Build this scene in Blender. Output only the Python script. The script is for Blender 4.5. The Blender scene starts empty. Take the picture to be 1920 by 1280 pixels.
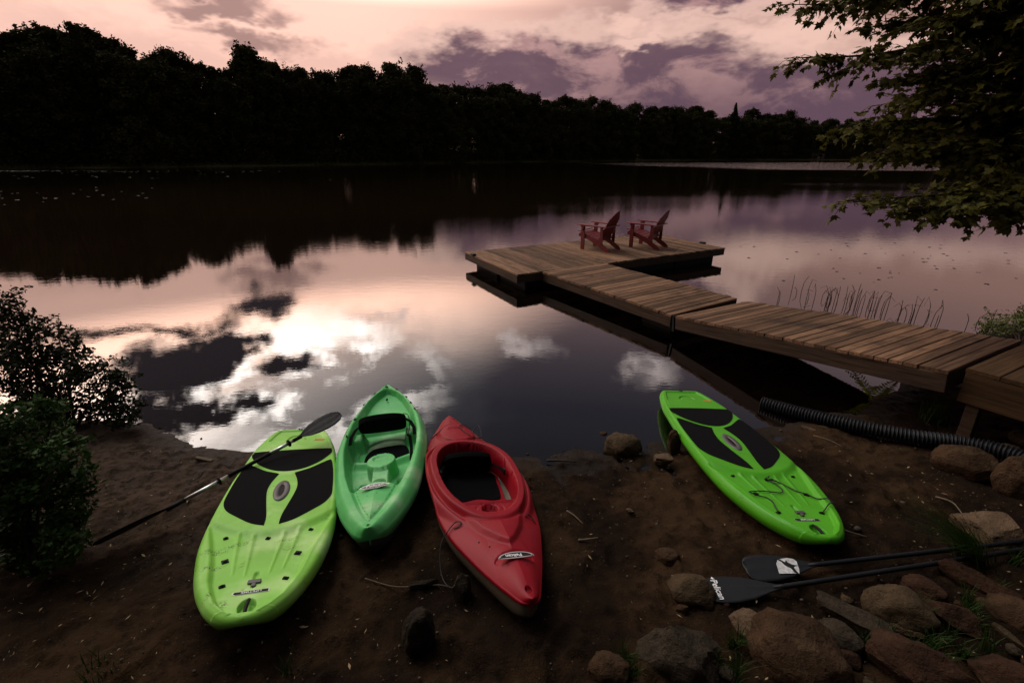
import bpy, bmesh, math, random
import numpy as np
from mathutils import Vector, Matrix, noise as mnoise

random.seed(7)
rng = np.random.default_rng(11)
S = bpy.context.scene
COL = S.collection
R = math.radians

# ------------------------------------------------------------------ camera, sky, sun, exposure
EYE = Vector((0.0, 0.0, 2.65))
cam_data = bpy.data.cameras.new('camera')
cam_data.sensor_width = 36.0
cam_data.lens = 16.5
cam_data.clip_start = 0.05
cam_data.clip_end = 3000.0
cam = bpy.data.objects.new('camera', cam_data)
cam.location = EYE
cam.rotation_euler = (R(90 - 21.7), 0, 0)
COL.objects.link(cam)
S.camera = cam

SUN_AZ, SUN_EL = -38.0, 56.0
world = bpy.data.worlds.new('World')
S.world = world
world.use_nodes = True
WT = world.node_tree
for n in list(WT.nodes):
    WT.nodes.remove(n)


class NT:
    """Small helper to write node graphs as expressions."""
    def __init__(self, tree):
        self.t = tree

    def new(self, kind, **kw):
        n = self.t.nodes.new(kind)
        for k, v in kw.items():
            setattr(n, k, v)
        return n

    def put(self, sock, v):
        if isinstance(v, bpy.types.NodeSocket):
            self.t.links.new(v, sock)
        else:
            sock.default_value = v

    def m(self, op, a, b=0.0, c=None, clamp=False):
        n = self.new('ShaderNodeMath', operation=op)
        n.use_clamp = clamp
        self.put(n.inputs[0], a)
        self.put(n.inputs[1], b)
        if c is not None:
            self.put(n.inputs[2], c)
        return n.outputs[0]

    def sstep(self, v, lo, hi, out0=0.0, out1=1.0):
        n = self.new('ShaderNodeMapRange', interpolation_type='SMOOTHSTEP')
        self.put(n.inputs[0], v)
        self.put(n.inputs[1], lo)
        self.put(n.inputs[2], hi)
        self.put(n.inputs[3], out0)
        self.put(n.inputs[4], out1)
        return n.outputs[0]

    def mix(self, f, a, b, blend='MIX'):
        n = self.new('ShaderNodeMix', data_type='RGBA', blend_type=blend)
        n.clamp_factor = True
        self.put(n.inputs[0], f)
        for i, v in ((6, a), (7, b)):
            self.put(n.inputs[i], (*v, 1.0) if isinstance(v, tuple) and len(v) == 3 else v)
        return n.outputs[2]

    def noise(self, vec, scale, detail=4.0, rough=0.55, lac=2.0, dist=0.0):
        n = self.new('ShaderNodeTexNoise')
        if vec is not None:
            self.put(n.inputs['Vector'], vec)
        n.inputs['Scale'].default_value = scale
        n.inputs['Detail'].default_value = detail
        n.inputs['Roughness'].default_value = rough
        n.inputs['Lacunarity'].default_value = lac
        n.inputs['Distortion'].default_value = dist
        return n

    def ramp(self, f, stops):
        n = self.new('ShaderNodeValToRGB')
        self.put(n.inputs[0], f)
        e = n.color_ramp.elements
        while len(e) < len(stops):
            e.new(0.5)
        for el, (p, c) in zip(e, stops):
            el.position = p
            el.color = (*c, 1.0)
        return n.outputs[0]

    def mapping(self, vec, scale=(1, 1, 1), loc=(0, 0, 0), rot=(0, 0, 0)):
        n = self.new('ShaderNodeMapping')
        self.put(n.inputs[0], vec)
        n.inputs['Location'].default_value = loc
        n.inputs['Rotation'].default_value = rot
        n.inputs['Scale'].default_value = scale
        return n.outputs[0]


def build_sky():
    g = NT(WT)
    tc = g.new('ShaderNodeTexCoord')
    sep = g.new('ShaderNodeSeparateXYZ')
    d = tc.outputs['Generated']
    g.put(sep.inputs[0], d)
    az = g.m('MULTIPLY', g.m('ARCTAN2', sep.outputs[0], sep.outputs[1]), 57.2958)
    el = g.m('MULTIPLY', g.m('ARCSINE', sep.outputs[2]), 57.2958)
    flat = g.mapping(d, scale=(1, 1, 2.2))
    n1 = g.noise(flat, 5.0, 4, 0.62)
    n2 = g.noise(flat, 19.0, 3, 0.6)
    n3 = g.noise(flat, 6.5, 6, 0.60, dist=0.35)
    s1 = g.new('ShaderNodeSeparateColor')
    g.put(s1.inputs[0], n1.outputs['Color'])
    s2 = g.new('ShaderNodeSeparateColor')
    g.put(s2.inputs[0], n2.outputs['Color'])

    def warp(v, a, b, k1, k2):
        v = g.m('ADD', v, g.m('MULTIPLY', g.m('SUBTRACT', a, 0.5), k1))
        return g.m('ADD', v, g.m('MULTIPLY', g.m('SUBTRACT', b, 0.5), k2))
    azw = warp(az, s1.outputs[0], s2.outputs[0], 13.0, 7.0)
    elw = warp(el, s1.outputs[1], s2.outputs[1], 6.5, 3.6)

    comb = g.new('ShaderNodeCombineXYZ')
    g.put(comb.inputs[0], azw)
    g.put(comb.inputs[1], elw)

    def blob(a0, e0, ra, re, soft=0.35, tilt=0.0):
        n = g.new('ShaderNodeMapping', vector_type='TEXTURE')
        g.put(n.inputs[0], comb.outputs[0])
        n.inputs['Location'].default_value = (a0, e0, 0)
        n.inputs['Rotation'].default_value = (0, 0, math.atan(tilt))
        n.inputs['Scale'].default_value = (ra, re, 1)
        ln = g.new('ShaderNodeVectorMath', operation='LENGTH')
        g.put(ln.inputs[0], n.outputs[0])
        return g.sstep(ln.outputs['Value'], 1 + soft, 1 - soft)

    def union(ms):
        o = ms[0]
        for q in ms[1:]:
            o = g.m('MAXIMUM', o, q)
        return o
    f = g.m('DIVIDE', el, 90.0, clamp=True)
    left = g.ramp(f, [(0, (1.0, .54, .40)), (.05, (1.06, .60, .46)), (.10, (1.10, .66, .52)), (.15, (1.18, .72, .57)),
                      (.18, (3.3, 2.0, 1.48)), (.235, (4.4, 3.1, 2.45)), (.31, (4.8, 4.2, 3.8)), (.46, (1.3, 1.2, 1.15)), (.62, (.5, .49, .52)), (1, (.35, .35, .38))])
    right = g.ramp(f, [(0, (.42, .22, .20)), (.06, (.42, .235, .20)), (.115, (.48, .27, .22)), (.15, (.36, .205, .18)), (.20, (.25, .155, .155)),
                       (.26, (.14, .105, .12)), (.33, (.085, .080, .105)), (.5, (.2, .2, .23)), (1, (.4, .4, .43))])
    back = g.ramp(f, [(0, (.10, .075, .085)), (.25, (.13, .11, .13)), (.6, (.26, .24, .27)), (1, (.35, .35, .38))])
    # clear-air share from the physical sky model, very low in the evening
    sky = g.new('ShaderNodeTexSky', sky_type='NISHITA')
    sky.sun_disc = False
    sky.sun_elevation = R(SUN_EL)
    sky.sun_rotation = R(SUN_AZ)
    elx = g.m('MULTIPLY', g.m('MAXIMUM', g.m('SUBTRACT', el, 14.0), 0.0), 1.75)
    azs = g.m('ADD', az, elx)
    base = g.mix(g.sstep(azs, -17.0, 20.0), left, right)
    aabs = g.m('ABSOLUTE', g.m('ADD', az, 10.0))
    base = g.mix(g.sstep(aabs, 60.0, 125.0), base, back)
    air = g.new('ShaderNodeVectorMath', operation='SCALE')
    g.put(air.inputs[0], sky.outputs[0])
    air.inputs['Scale'].default_value = 0.004
    base = g.mix(1.0, base, air.outputs[0], 'ADD')

    # faint mauve streaks low on the left
    streak = union([blob(-33, 8.2, 13, 1.5, .8, -.12), blob(-21, 7.6, 8, 1.1, .8, -.1)])
    base = g.mix(g.m('MULTIPLY', streak, 0.34), base, (.48, .29, .28))
    wisp = union([blob(-27.5, 12.2, 5.0, .8, .6), blob(-27.5, 12.6, 4.2, .9, .7), blob(-25.6, 9.9, 4.6, .75, .7, -.12), blob(-29, 14.3, 3.5, .8, .7)])
    base = g.mix(g.m('MULTIPLY', wisp, 0.8), base, (.27, .155, .155))
    # the big mauve bank to the right of centre
    bank = union([blob(-2, 8.2, 11, 3.4, .45), blob(11, 7.0, 16, 5.2, .35), blob(24, 4.6, 18, 4.2, .35), blob(38, 4.5, 14, 4.4, .4),
                  blob(20.5, 14.2, 7, 1.9, .5)])
    lit = g.sstep(n3.outputs['Fac'], 0.47, 0.60)
    low = g.sstep(el, 11.0, 3.0)
    right_dark = g.sstep(azw, -8.0, 16.0)
    bcol = g.mix(lit, (.155, .090, .118), (.50, .29, .28))
    bcol = g.mix(g.m('MULTIPLY', low, g.m('MULTIPLY', right_dark, 0.75)), bcol, (.110, .062, .094))
    bank_mask = g.m('MULTIPLY', bank, g.sstep(n3.outputs['Fac'], 0.25, 0.45, 0.9, 0.98))
    bcol = g.mix(g.sstep(n2.outputs['Fac'], .3, .7, .25, 0), bcol, (.095, .055, .08))
    base = g.mix(bank_mask, base, bcol)
    rim = g.m('MULTIPLY', g.m('MULTIPLY', bank, g.m('SUBTRACT', 1.0, bank)), g.sstep(el, 5.0, 9.0, 0.0, 2.6))
    base = g.mix(rim, base, (1.0, .66, .55))
    gap = union([blob(14.0, 11.0, 4.2, .65, .6, .06), blob(11.5, 12.9, 1.6, .8, .7), blob(27.5, 10.6, 5.5, 1.4, .6)])
    base = g.mix(g.m('MULTIPLY', gap, 0.85), base, (.92, .60, .50))
    # bright broken cumulus in the glow, and dark clouds before it
    bright = g.m('MULTIPLY', blob(-27, 26, 14, 7.5, .5), g.sstep(n3.outputs['Fac'], 0.44, 0.56))
    grey = blob(-20, 27, 15, 9, .5)
    base = g.mix(g.m('MULTIPLY', grey, 0.75), base, (.26, .25, .28))
    base = g.mix(bright, base, (4.8, 4.4, 4.1))
    puff = union([blob(2.2, 21.6, 2.6, 1.3, .5, .4), blob(-15, 18.2, 2.3, .8, .6), blob(17.5, 24.2, 3.0, 1.5, .7, -.3), blob(-22.7, 23.3, 1.6, .9, .6)])
    base = g.mix(g.m('MULTIPLY', puff, g.sstep(n2.outputs['Fac'], .38, .6, .35, 1.0)), base, (1.2, 1.0, .95))
    dark = union([blob(-37.6, 20.8, 4.8, 3.0, .25), blob(-34, 19.2, 2.5, 2.2, .3), blob(-39.5, 24.4, 3.4, 1.9, .3), blob(-36, 24.8, 2.6, 1.8, .3),
                  blob(-30.0, 14.9, 3.6, 1.3, .4), blob(-41, 15.6, 3.4, .7, .5), blob(-35.5, 16.2, 3.6, .8, .5),
                  blob(-27.4, 21.8, 3.0, 1.3, .3), blob(-32, 25.8, 2.2, 1.6, .4), blob(-32, 18.3, 2.4, .7, .5)])
    base = g.mix(dark, base, (.040, .033, .040))
    # ground side of the dome
    base = g.mix(g.sstep(el, 0.0, -4.0), base, (.05, .035, .03))
    bg = g.new('ShaderNodeBackground')
    g.put(bg.inputs[0], base)
    bg.inputs[1].default_value = 1.0
    out = g.new('ShaderNodeOutputWorld')
    WT.links.new(bg.outputs[0], out.inputs[0])


build_sky()

sun_data = bpy.data.lights.new('sun', 'SUN')
sun_data.energy = 1.5
sun_data.angle = R(28)
sun_data.color = (1.0, .95, .88)
sun = bpy.data.objects.new('sun', sun_data)
sd_ = Vector((math.sin(R(SUN_AZ)) * math.cos(R(SUN_EL)), math.cos(R(SUN_AZ)) * math.cos(R(SUN_EL)), math.sin(R(SUN_EL))))
sun.rotation_euler = sd_.to_track_quat('Z', 'Y').to_euler()
sun.location = (-20, 20, 40)
COL.objects.link(sun)

S.render.engine = 'CYCLES'
S.view_settings.view_transform = 'Standard'
S.view_settings.look = 'None'
S.view_settings.exposure = 0.0
S.view_settings.gamma = 1.0
S.view_settings.use_curve_mapping = False
S.cycles.max_bounces = 5
S.cycles.diffuse_bounces = 2
S.cycles.glossy_bounces = 3
S.cycles.transparent_max_bounces = 8
S.cycles.use_adaptive_sampling = True
S.cycles.adaptive_threshold = 0.02
S.cycles.use_denoising = True
world.cycles.sampling_method = 'MANUAL'
world.cycles.sample_map_resolution = 512


# ------------------------------------------------------------------ helpers
def tag(o, label=None, cat=None, group=None, kind=None):
    if label:
        o['label'] = label
    if cat:
        o['category'] = cat
    if group:
        o['group'] = group
    if kind:
        o['kind'] = kind
    return o


def empty(name, loc=(0, 0, 0), rz=0.0):
    o = bpy.data.objects.new(name, None)
    o.empty_display_size = 0.1
    o.location = loc
    o.rotation_euler = (0, 0, rz)
    COL.objects.link(o)
    return o


def obj(name, me, m=None, parent=None, smooth=True):
    o = bpy.data.objects.new(name, me)
    COL.objects.link(o)
    if m is not None and not me.materials:
        me.materials.append(m)
    if smooth and len(me.polygons):
        me.polygons.foreach_set('use_smooth', [True] * len(me.polygons))
    if parent is not None:
        o.parent = parent
    return o


class MB:
    """Collects vertices and faces; build() links them as one mesh object."""
    def __init__(self):
        self.v = []
        self.f = []

    def add(self, vs, fs):
        b = len(self.v)
        self.v.extend([tuple(p) for p in vs])
        self.f.extend([tuple(b + i for i in q) for q in fs])

    def box(self, c, s, M=None):
        x, y, z = (k / 2 for k in s)
        vs = [Vector((sx * x, sy * y, sz * z)) for sz in (-1, 1) for sy in (-1, 1) for sx in (-1, 1)]
        if M is not None:
            vs = [M @ p for p in vs]
        vs = [p + Vector(c) for p in vs]
        self.add(vs, [(0, 2, 3, 1), (4, 5, 7, 6), (0, 1, 5, 4), (2, 6, 7, 3), (0, 4, 6, 2), (1, 3, 7, 5)])

    def bar(self, a, b, w, h, up=(0, 0, 1)):
        """box beam from a to b, width w (sideways), height h (along up)"""
        a, b = Vector(a), Vector(b)
        d = (b - a).normalized()
        s = d.cross(Vector(up)).normalized()
        u = s.cross(d)
        vs = []
        for p in (a, b):
            for i, j in ((-1, -1), (1, -1), (1, 1), (-1, 1)):
                vs.append(p + s * (i * w / 2) + u * (j * h / 2))
        self.add(vs, [(3, 2, 1, 0), (4, 5, 6, 7), (0, 1, 5, 4), (1, 2, 6, 5), (2, 3, 7, 6), (3, 0, 4, 7)])

    def tube(self, pts, r, n=8, cap=True):
        pts = [Vector(p) for p in pts]
        rs = r if isinstance(r, (list, tuple)) else [r] * len(pts)
        b = len(self.v)
        prev = None
        for i, p in enumerate(pts):
            d = (pts[min(i + 1, len(pts) - 1)] - pts[max(i - 1, 0)])
            if d.length < 1e-9:
                d = Vector((0, 0, 1))
            d.normalize()
            if prev is None:
                prev = d.orthogonal().normalized()
            s = (prev - d * prev.dot(d))
            s = s.normalized() if s.length > 1e-6 else d.orthogonal().normalized()
            prev = s
            u = d.cross(s)
            for k in range(n):
                a = 2 * math.pi * k / n
                self.v.append(tuple(p + (s * math.cos(a) + u * math.sin(a)) * rs[i]))
        for i in range(len(pts) - 1):
            for k in range(n):
                k2 = (k + 1) % n
                self.f.append((b + i * n + k, b + i * n + k2, b + (i + 1) * n + k2, b + (i + 1) * n + k))
        if cap:
            self.f.append(tuple(b + k for k in reversed(range(n))))
            self.f.append(tuple(b + (len(pts) - 1) * n + k for k in range(n)))

    def mesh(self, name):
        me = bpy.data.meshes.new(name)
        me.from_pydata(self.v, [], self.f)
        me.update()
        return me

    def build(self, name, m, parent=None, smooth=False):
        return obj(name, self.mesh(name), m, parent, smooth)


def bevel(o, w=0.006, seg=2):
    md = o.modifiers.new('bevel', 'BEVEL')
    md.width = w
    md.segments = seg
    md.limit_method = 'ANGLE'
    return o


def prism(outline, z0, z1):
    """closed outline (x, y) extruded from z0 to z1, triangulated cleanly"""
    bm = bmesh.new()
    vs = [bm.verts.new((x, y, z1)) for x, y in outline]
    es = [bm.edges.new((vs[i], vs[(i + 1) % len(vs)])) for i in range(len(vs))]
    bmesh.ops.triangle_fill(bm, edges=es, use_beauty=True)
    for f in bm.faces:
        if f.normal.z < 0:
            f.normal_flip()
    top = list(bm.faces)
    r = bmesh.ops.extrude_face_region(bm, geom=top)
    for q in r['geom']:
        if isinstance(q, bmesh.types.BMVert):
            q.co.z = z0
    bmesh.ops.recalc_face_normals(bm, faces=bm.faces)
    me = bpy.data.meshes.new('prism')
    bm.to_mesh(me)
    bm.free()
    return me


def spline(pts, n):
    """Catmull-Rom through pts (any dimension) sampled n per segment"""
    P = [np.array(p, float) for p in pts]
    P = [2 * P[0] - P[1]] + P + [2 * P[-1] - P[-2]]
    o = []
    for i in range(1, len(P) - 2):
        for k in range(n):
            t = k / n
            a, b, c, d = P[i - 1], P[i], P[i + 1], P[i + 2]
            o.append(.5 * ((2 * b) + (-a + c) * t + (2 * a - 5 * b + 4 * c - d) * t * t + (-a + 3 * b - 3 * c + d) * t ** 3))
    o.append(P[-2])
    return [tuple(q) for q in o]


def closed_spline(pts, n):
    P = [np.array(p, float) for p in pts]
    N = len(P)
    o = []
    for i in range(N):
        a, b, c, d = P[(i - 1) % N], P[i], P[(i + 1) % N], P[(i + 2) % N]
        for k in range(n):
            t = k / n
            o.append(tuple(.5 * ((2 * b) + (-a + c) * t + (2 * a - 5 * b + 4 * c - d) * t * t + (-a + 3 * b - 3 * c + d) * t ** 3)))
    return o


def text_mesh(body, size, extrude=0.0006, offset=0.0, shear=0.0):
    cu = bpy.data.curves.new('lettering', 'FONT')
    cu.body = body
    cu.size = size
    cu.extrude = extrude
    cu.offset = offset
    cu.shear = shear
    cu.align_x = 'CENTER'
    cu.align_y = 'CENTER'
    cu.resolution_u = 3
    o = bpy.data.objects.new('tmp', cu)
    COL.objects.link(o)
    me = bpy.data.meshes.new_from_object(o.evaluated_get(bpy.context.evaluated_depsgraph_get()))
    bpy.data.objects.remove(o)
    bpy.data.curves.remove(cu)
    return me


# value noise for terrain and rocks (vectorised)
_perm = rng.permutation(512)
_perm = np.concatenate([_perm, _perm, _perm])
_val = rng.random(2048)


def vnoise(x, y):
    xi = np.floor(x).astype(int)
    yi = np.floor(y).astype(int)
    fx, fy = x - xi, y - yi
    fx, fy = fx * fx * (3 - 2 * fx), fy * fy * (3 - 2 * fy)
    h = lambda a, b: _val[_perm[(_perm[a & 511] + b) & 511]]
    return ((h(xi, yi) * (1 - fx) + h(xi + 1, yi) * fx) * (1 - fy) + (h(xi, yi + 1) * (1 - fx) + h(xi + 1, yi + 1) * fx) * fy) * 2 - 1


def fbm(x, y, oct=4):
    o, a = 0, 1
    for _ in range(oct):
        o = o + a * vnoise(x, y)
        x, y, a = x * 2.03 + 17.3, y * 2.03 + 9.1, a * .5
    return o


# ------------------------------------------------------------------ materials
def material(name):
    m = bpy.data.materials.new(name)
    m.use_nodes = True
    b = m.node_tree.nodes['Principled BSDF']
    return m, NT(m.node_tree), b


def plain(name, col, rough=.5, var=.15, scale=8.0, bump=0.0, bscale=40.0, metal=0.0, spec=.5, rand=0.0, trans=0.0, coat=0.0):
    """procedural colour with mottling, optional per-object variation and relief"""
    m, g, b = material(name)
    tc = g.new('ShaderNodeTexCoord')
    n = g.noise(tc.outputs['Object'], scale, 3, .6)
    f = g.m('ADD', g.m('MULTIPLY', g.m('SUBTRACT', n.outputs['Fac'], .5), 2 * var), 1.0)
    if rand:
        oi = g.new('ShaderNodeObjectInfo')
        f = g.m('MULTIPLY', f, g.m('ADD', g.m('MULTIPLY', g.m('SUBTRACT', oi.outputs['Random'], .5), 2 * rand), 1.0))
    v = g.new('ShaderNodeVectorMath', operation='SCALE')
    v.inputs[0].default_value = col
    g.put(v.inputs['Scale'], f)
    g.put(b.inputs['Base Color'], v.outputs[0])
    g.put(b.inputs['Roughness'], g.m('ADD', rough, g.m('MULTIPLY', g.m('SUBTRACT', n.outputs['Fac'], .5), .25), clamp=True))
    b.inputs['Metallic'].default_value = metal
    b.inputs['Specular IOR Level'].default_value = spec
    if coat:
        b.inputs['Coat Weight'].default_value = coat
    if bump:
        nb = g.noise(tc.outputs['Object'], bscale, 4, .6)
        bp = g.new('ShaderNodeBump')
        bp.inputs['Strength'].default_value = 1.0
        bp.inputs['Distance'].default_value = bump
        g.put(bp.inputs['Height'], nb.outputs['Fac'])
        g.put(b.inputs['Normal'], bp.outputs[0])
    if trans:
        b.inputs['Transmission Weight'].default_value = 0
        tr = g.new('ShaderNodeBsdfTranslucent')
        g.put(tr.inputs[0], v.outputs[0])
        mx = g.new('ShaderNodeMixShader')
        mx.inputs[0].default_value = trans
        out = m.node_tree.nodes['Material Output']
        m.node_tree.links.new(b.outputs[0], mx.inputs[1])
        m.node_tree.links.new(tr.outputs[0], mx.inputs[2])
        m.node_tree.links.new(mx.outputs[0], out.inputs[0])
    return m


def plastic(name, col, dirt=(.10, .075, .05), fade=(.0, .0, .0), fade_amt=.0, rough=.42, smears=()):
    """rotomoulded polyethylene: slight mottling, scuffs and sand dirt, fine orange peel"""
    m, g, b = material(name)
    tc = g.new('ShaderNodeTexCoord')
    p = tc.outputs['Object']
    n = g.noise(p, 3.0, 5, .6)
    c = g.mix(g.sstep(n.outputs['Fac'], .3, .7), tuple(k * .86 for k in col), col)
    if fade_amt:
        n2 = g.noise(p, 2.1, 4, .55)
        c = g.mix(g.m('MULTIPLY', g.sstep(n2.outputs['Fac'], .45, .7), fade_amt), c, fade)
    d1 = g.noise(p, 7.0, 8, .72)
    d2 = g.noise(p, 60.0, 3, .6)
    spots = g.m('MULTIPLY', g.sstep(d1.outputs['Fac'], .56, .70), g.sstep(d2.outputs['Fac'], .46, .62))
    c = g.mix(g.m('MULTIPLY', spots, .75), c, dirt)
    for (sx, sy, rx, ry, rot) in smears:
        mp = g.new('ShaderNodeMapping', vector_type='TEXTURE')
        g.put(mp.inputs[0], p)
        mp.inputs['Location'].default_value = (sx, sy, 0)
        mp.inputs['Rotation'].default_value = (0, 0, rot)
        mp.inputs['Scale'].default_value = (rx, ry, 1000)
        ln = g.new('ShaderNodeVectorMath', operation='LENGTH')
        g.put(ln.inputs[0], mp.outputs[0])
        d3 = g.noise(p, 95.0, 4, .7)
        sm = g.m('MULTIPLY', g.sstep(ln.outputs['Value'], 1.0, .2), g.sstep(d3.outputs['Fac'], .47, .60))
        c = g.mix(g.m('MULTIPLY', sm, .9), c, (.025, .03, .012))
    scr = g.noise(g.mapping(p, scale=(60, 3, 20), rot=(0, 0, .5)), 2.0, 3, .6)
    c = g.mix(g.sstep(scr.outputs['Fac'], .70, .78, 0, .35), c, tuple(min(1, k * 1.3 + .06) for k in col))
    g.put(b.inputs['Base Color'], c)
    g.put(b.inputs['Roughness'], g.m('ADD', rough, g.m('MULTIPLY', spots, .3), clamp=True))
    b.inputs['Specular IOR Level'].default_value = .20
    bp = g.new('ShaderNodeBump')
    bp.inputs['Distance'].default_value = .0012
    fine = g.noise(p, 160.0, 2, .5)
    g.put(bp.inputs['Height'], fine.outputs['Fac'])
    bp.inputs['Strength'].default_value = .5
    g.put(b.inputs['Normal'], bp.outputs[0])
    return m


def wood(name, col, dark, axis=1, rand=.48, rough=.75, stain=.6):
    """weathered boards; grain runs along the object's own axis, every board its own tone"""
    m, g, b = material(name)
    tc = g.new('ShaderNodeTexCoord')
    oi = g.new('ShaderNodeObjectInfo')
    off = g.new('ShaderNodeVectorMath', operation='SCALE')
    g.put(off.inputs[0], oi.outputs['Location'])
    off.inputs['Scale'].default_value = 3.7
    add = g.new('ShaderNodeVectorMath', operation='ADD')
    g.put(add.inputs[0], tc.outputs['Object'])
    g.put(add.inputs[1], off.outputs[0])
    sc = [42, 42, 42]
    sc[axis] = 1.6
    gr = g.noise(g.mapping(add.outputs[0], scale=tuple(sc)), 1.0, 5, .65)
    sc2 = [7, 7, 7]
    sc2[axis] = 1.1
    big = g.noise(g.mapping(add.outputs[0], scale=tuple(sc2)), 1.0, 4, .6)
    geo = g.new('ShaderNodeNewGeometry')
    st = g.noise(geo.outputs['Position'], 1.3, 6, .68)
    c = g.mix(g.sstep(gr.outputs['Fac'], .32, .68), dark, col)
    c = g.mix(g.sstep(big.outputs['Fac'], .55, .75, 0, .55), c, dark)
    tone = g.m('ADD', g.m('MULTIPLY', g.m('SUBTRACT', oi.outputs['Random'], .5), 2 * rand), 1.0)
    v = g.new('ShaderNodeVectorMath', operation='SCALE')
    g.put(v.inputs[0], c)
    g.put(v.inputs['Scale'], tone)
    c2 = g.mix(g.m('MULTIPLY', g.sstep(st.outputs['Fac'], .52, .68), stain), v.outputs[0], (.018, .013, .010))
    g.put(b.inputs['Base Color'], c2)
    g.put(b.inputs['Roughness'], rough)
    b.inputs['Specular IOR Level'].default_value = .12
    bp = g.new('ShaderNodeBump')
    bp.inputs['Distance'].default_value = .004
    bp.inputs['Strength'].default_value = .7
    g.put(bp.inputs['Height'], gr.outputs['Fac'])
    g.put(b.inputs['Normal'], bp.outputs[0])
    return m


M = {}
M['lime'] = plastic('lime polyethylene', (.24, .57, .075), fade=(.52, .72, .30), fade_amt=.95, rough=.42, smears=((.27, 1.86, .12, .045, .35), (.165, 1.80, .13, .03, .3), (.25, 2.02, .09, .03, .4), (.20, 2.27, .02, .06, -.3), (-.12, 1.80, .10, .02, .2), (.13, 2.33, .05, .05, 0)))
M['lime_clean_dimmed'] = plastic('lime polyethylene darkened for weaker light', (.075, .35, .014), dirt=(.04, .12, .015), rough=.36)  # base colour darkened to stand for the weaker light on the right board
M['mint'] = plastic('mint green polyethylene', (.095, .46, .13), fade=(.42, .62, .38), fade_amt=.75, dirt=(.16, .13, .08), rough=.38)
M['grey_hull'] = plastic('dark grey polyethylene', (.05, .05, .05))
M['red'] = plastic('red polyethylene', (.25, .0020, .010), dirt=(.09, .007, .01), fade=(.29, .008, .016), fade_amt=.4, rough=.48)
M['cream_hull'] = plastic('cream polyethylene', (.10, .083, .058))
M['foam'] = plain('black foam pad', (.005, .005, .0055), .95, .3, 20, .0015, 300, spec=.06)
M['black_plastic'] = plain('black plastic', (.006, .006, .007), .6, .2, 20, spec=.15)
M['grey_plastic'] = plain('grey plastic', (.07, .065, .065), .5, .2, 30)
M['black_cloth'] = plain('black padded cloth', (.0035, .0035, .004), .95, .3, 30, .002, 260, spec=.04)
M['cord'] = plain('black cord', (.01, .01, .011), .75, .3, 90, .001, 400)
M['aluminium'] = plain('aluminium tube', (.55, .57, .58), .32, .1, 30, metal=1.0)
M['silver'] = plain('silver badge', (.55, .55, .55), .35, .1, 60, metal=.6)
M['white_print'] = plain('white lettering', (.72, .72, .72), .6, .15, 60)
M['white_worn'] = plain('white worn print', (.45, .45, .45), .7, .95, 45)
M['orange'] = plain('orange sticker', (.55, .12, .02), .6, .3, 50)
M['wood'] = wood('weathered dock boards', (.20, .112, .063), (.066, .037, .023), axis=1)
M['beam'] = wood('dock beam timber', (.060, .037, .024), (.022, .014, .0095), axis=1, rand=.2)
M['newer_wood'] = wood('newer brown boards', (.075, .040, .017), (.034, .019, .009), axis=1, rand=.2, stain=.2)
M['float'] = plain('black float drum', (.004, .004, .004), .7, .2, 6, spec=.15)
M['chair'] = plain('red painted chair', (.13, .006, .008), .5, .2, 12, .0006, 80)
M['pipe'] = plain('black corrugated pipe', (.006, .007, .009), .5, .3, 20, spec=.25)
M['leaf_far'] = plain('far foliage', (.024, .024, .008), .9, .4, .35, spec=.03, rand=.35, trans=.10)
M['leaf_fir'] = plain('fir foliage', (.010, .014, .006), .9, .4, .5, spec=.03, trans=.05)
M['leaf_maple'] = plain('maple leaves', (.060, .055, .008), .6, .45, 1.3, spec=.15, rand=.3, trans=.25)
M['leaf_shrub'] = plain('dark shrub leaves', (.022, .029, .008), .6, .4, 3, spec=.12, rand=.3, trans=.15)
M['leaf_green'] = plain('green shrub leaves', (.027, .060, .009), .6, .4, 3, spec=.15, rand=.3, trans=.2)
M['leaf_bank'] = plain('bank shrub leaves', (.07, .085, .018), .6, .4, 3, spec=.3, trans=.2)
M['fern'] = plain('fern fronds', (.24, .27, .025), .55, .4, 5, spec=.2, trans=.25)
M['grass'] = plain('grass blades', (.018, .038, .005), .6, .4, 4, spec=.15, trans=.2)
M['grass_far'] = plain('far shore grass', (.055, .052, .017), .9, .4, .2, spec=.03)
M['reed'] = plain('brown reeds', (.035, .026, .018), .8, .3, 6, spec=.2)
M['lily'] = plain('lily pads', (.03, .024, .018), .5, .3, 3, spec=.3)
M['bark'] = plain('bark', (.035, .027, .02), .9, .35, 6, .01, 30, spec=.15)
M['stick'] = plain('bleached stick', (.10, .075, .05), .85, .4, 15, .003, 60, spec=.15)
M['chips'] = plain('dry leaf bits', (.26, .18, .10), .85, .8, 2.3, spec=.2)
M['pebble'] = plain('pebbles', (.05, .037, .026), .85, .7, 3.1, spec=.25)


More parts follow.
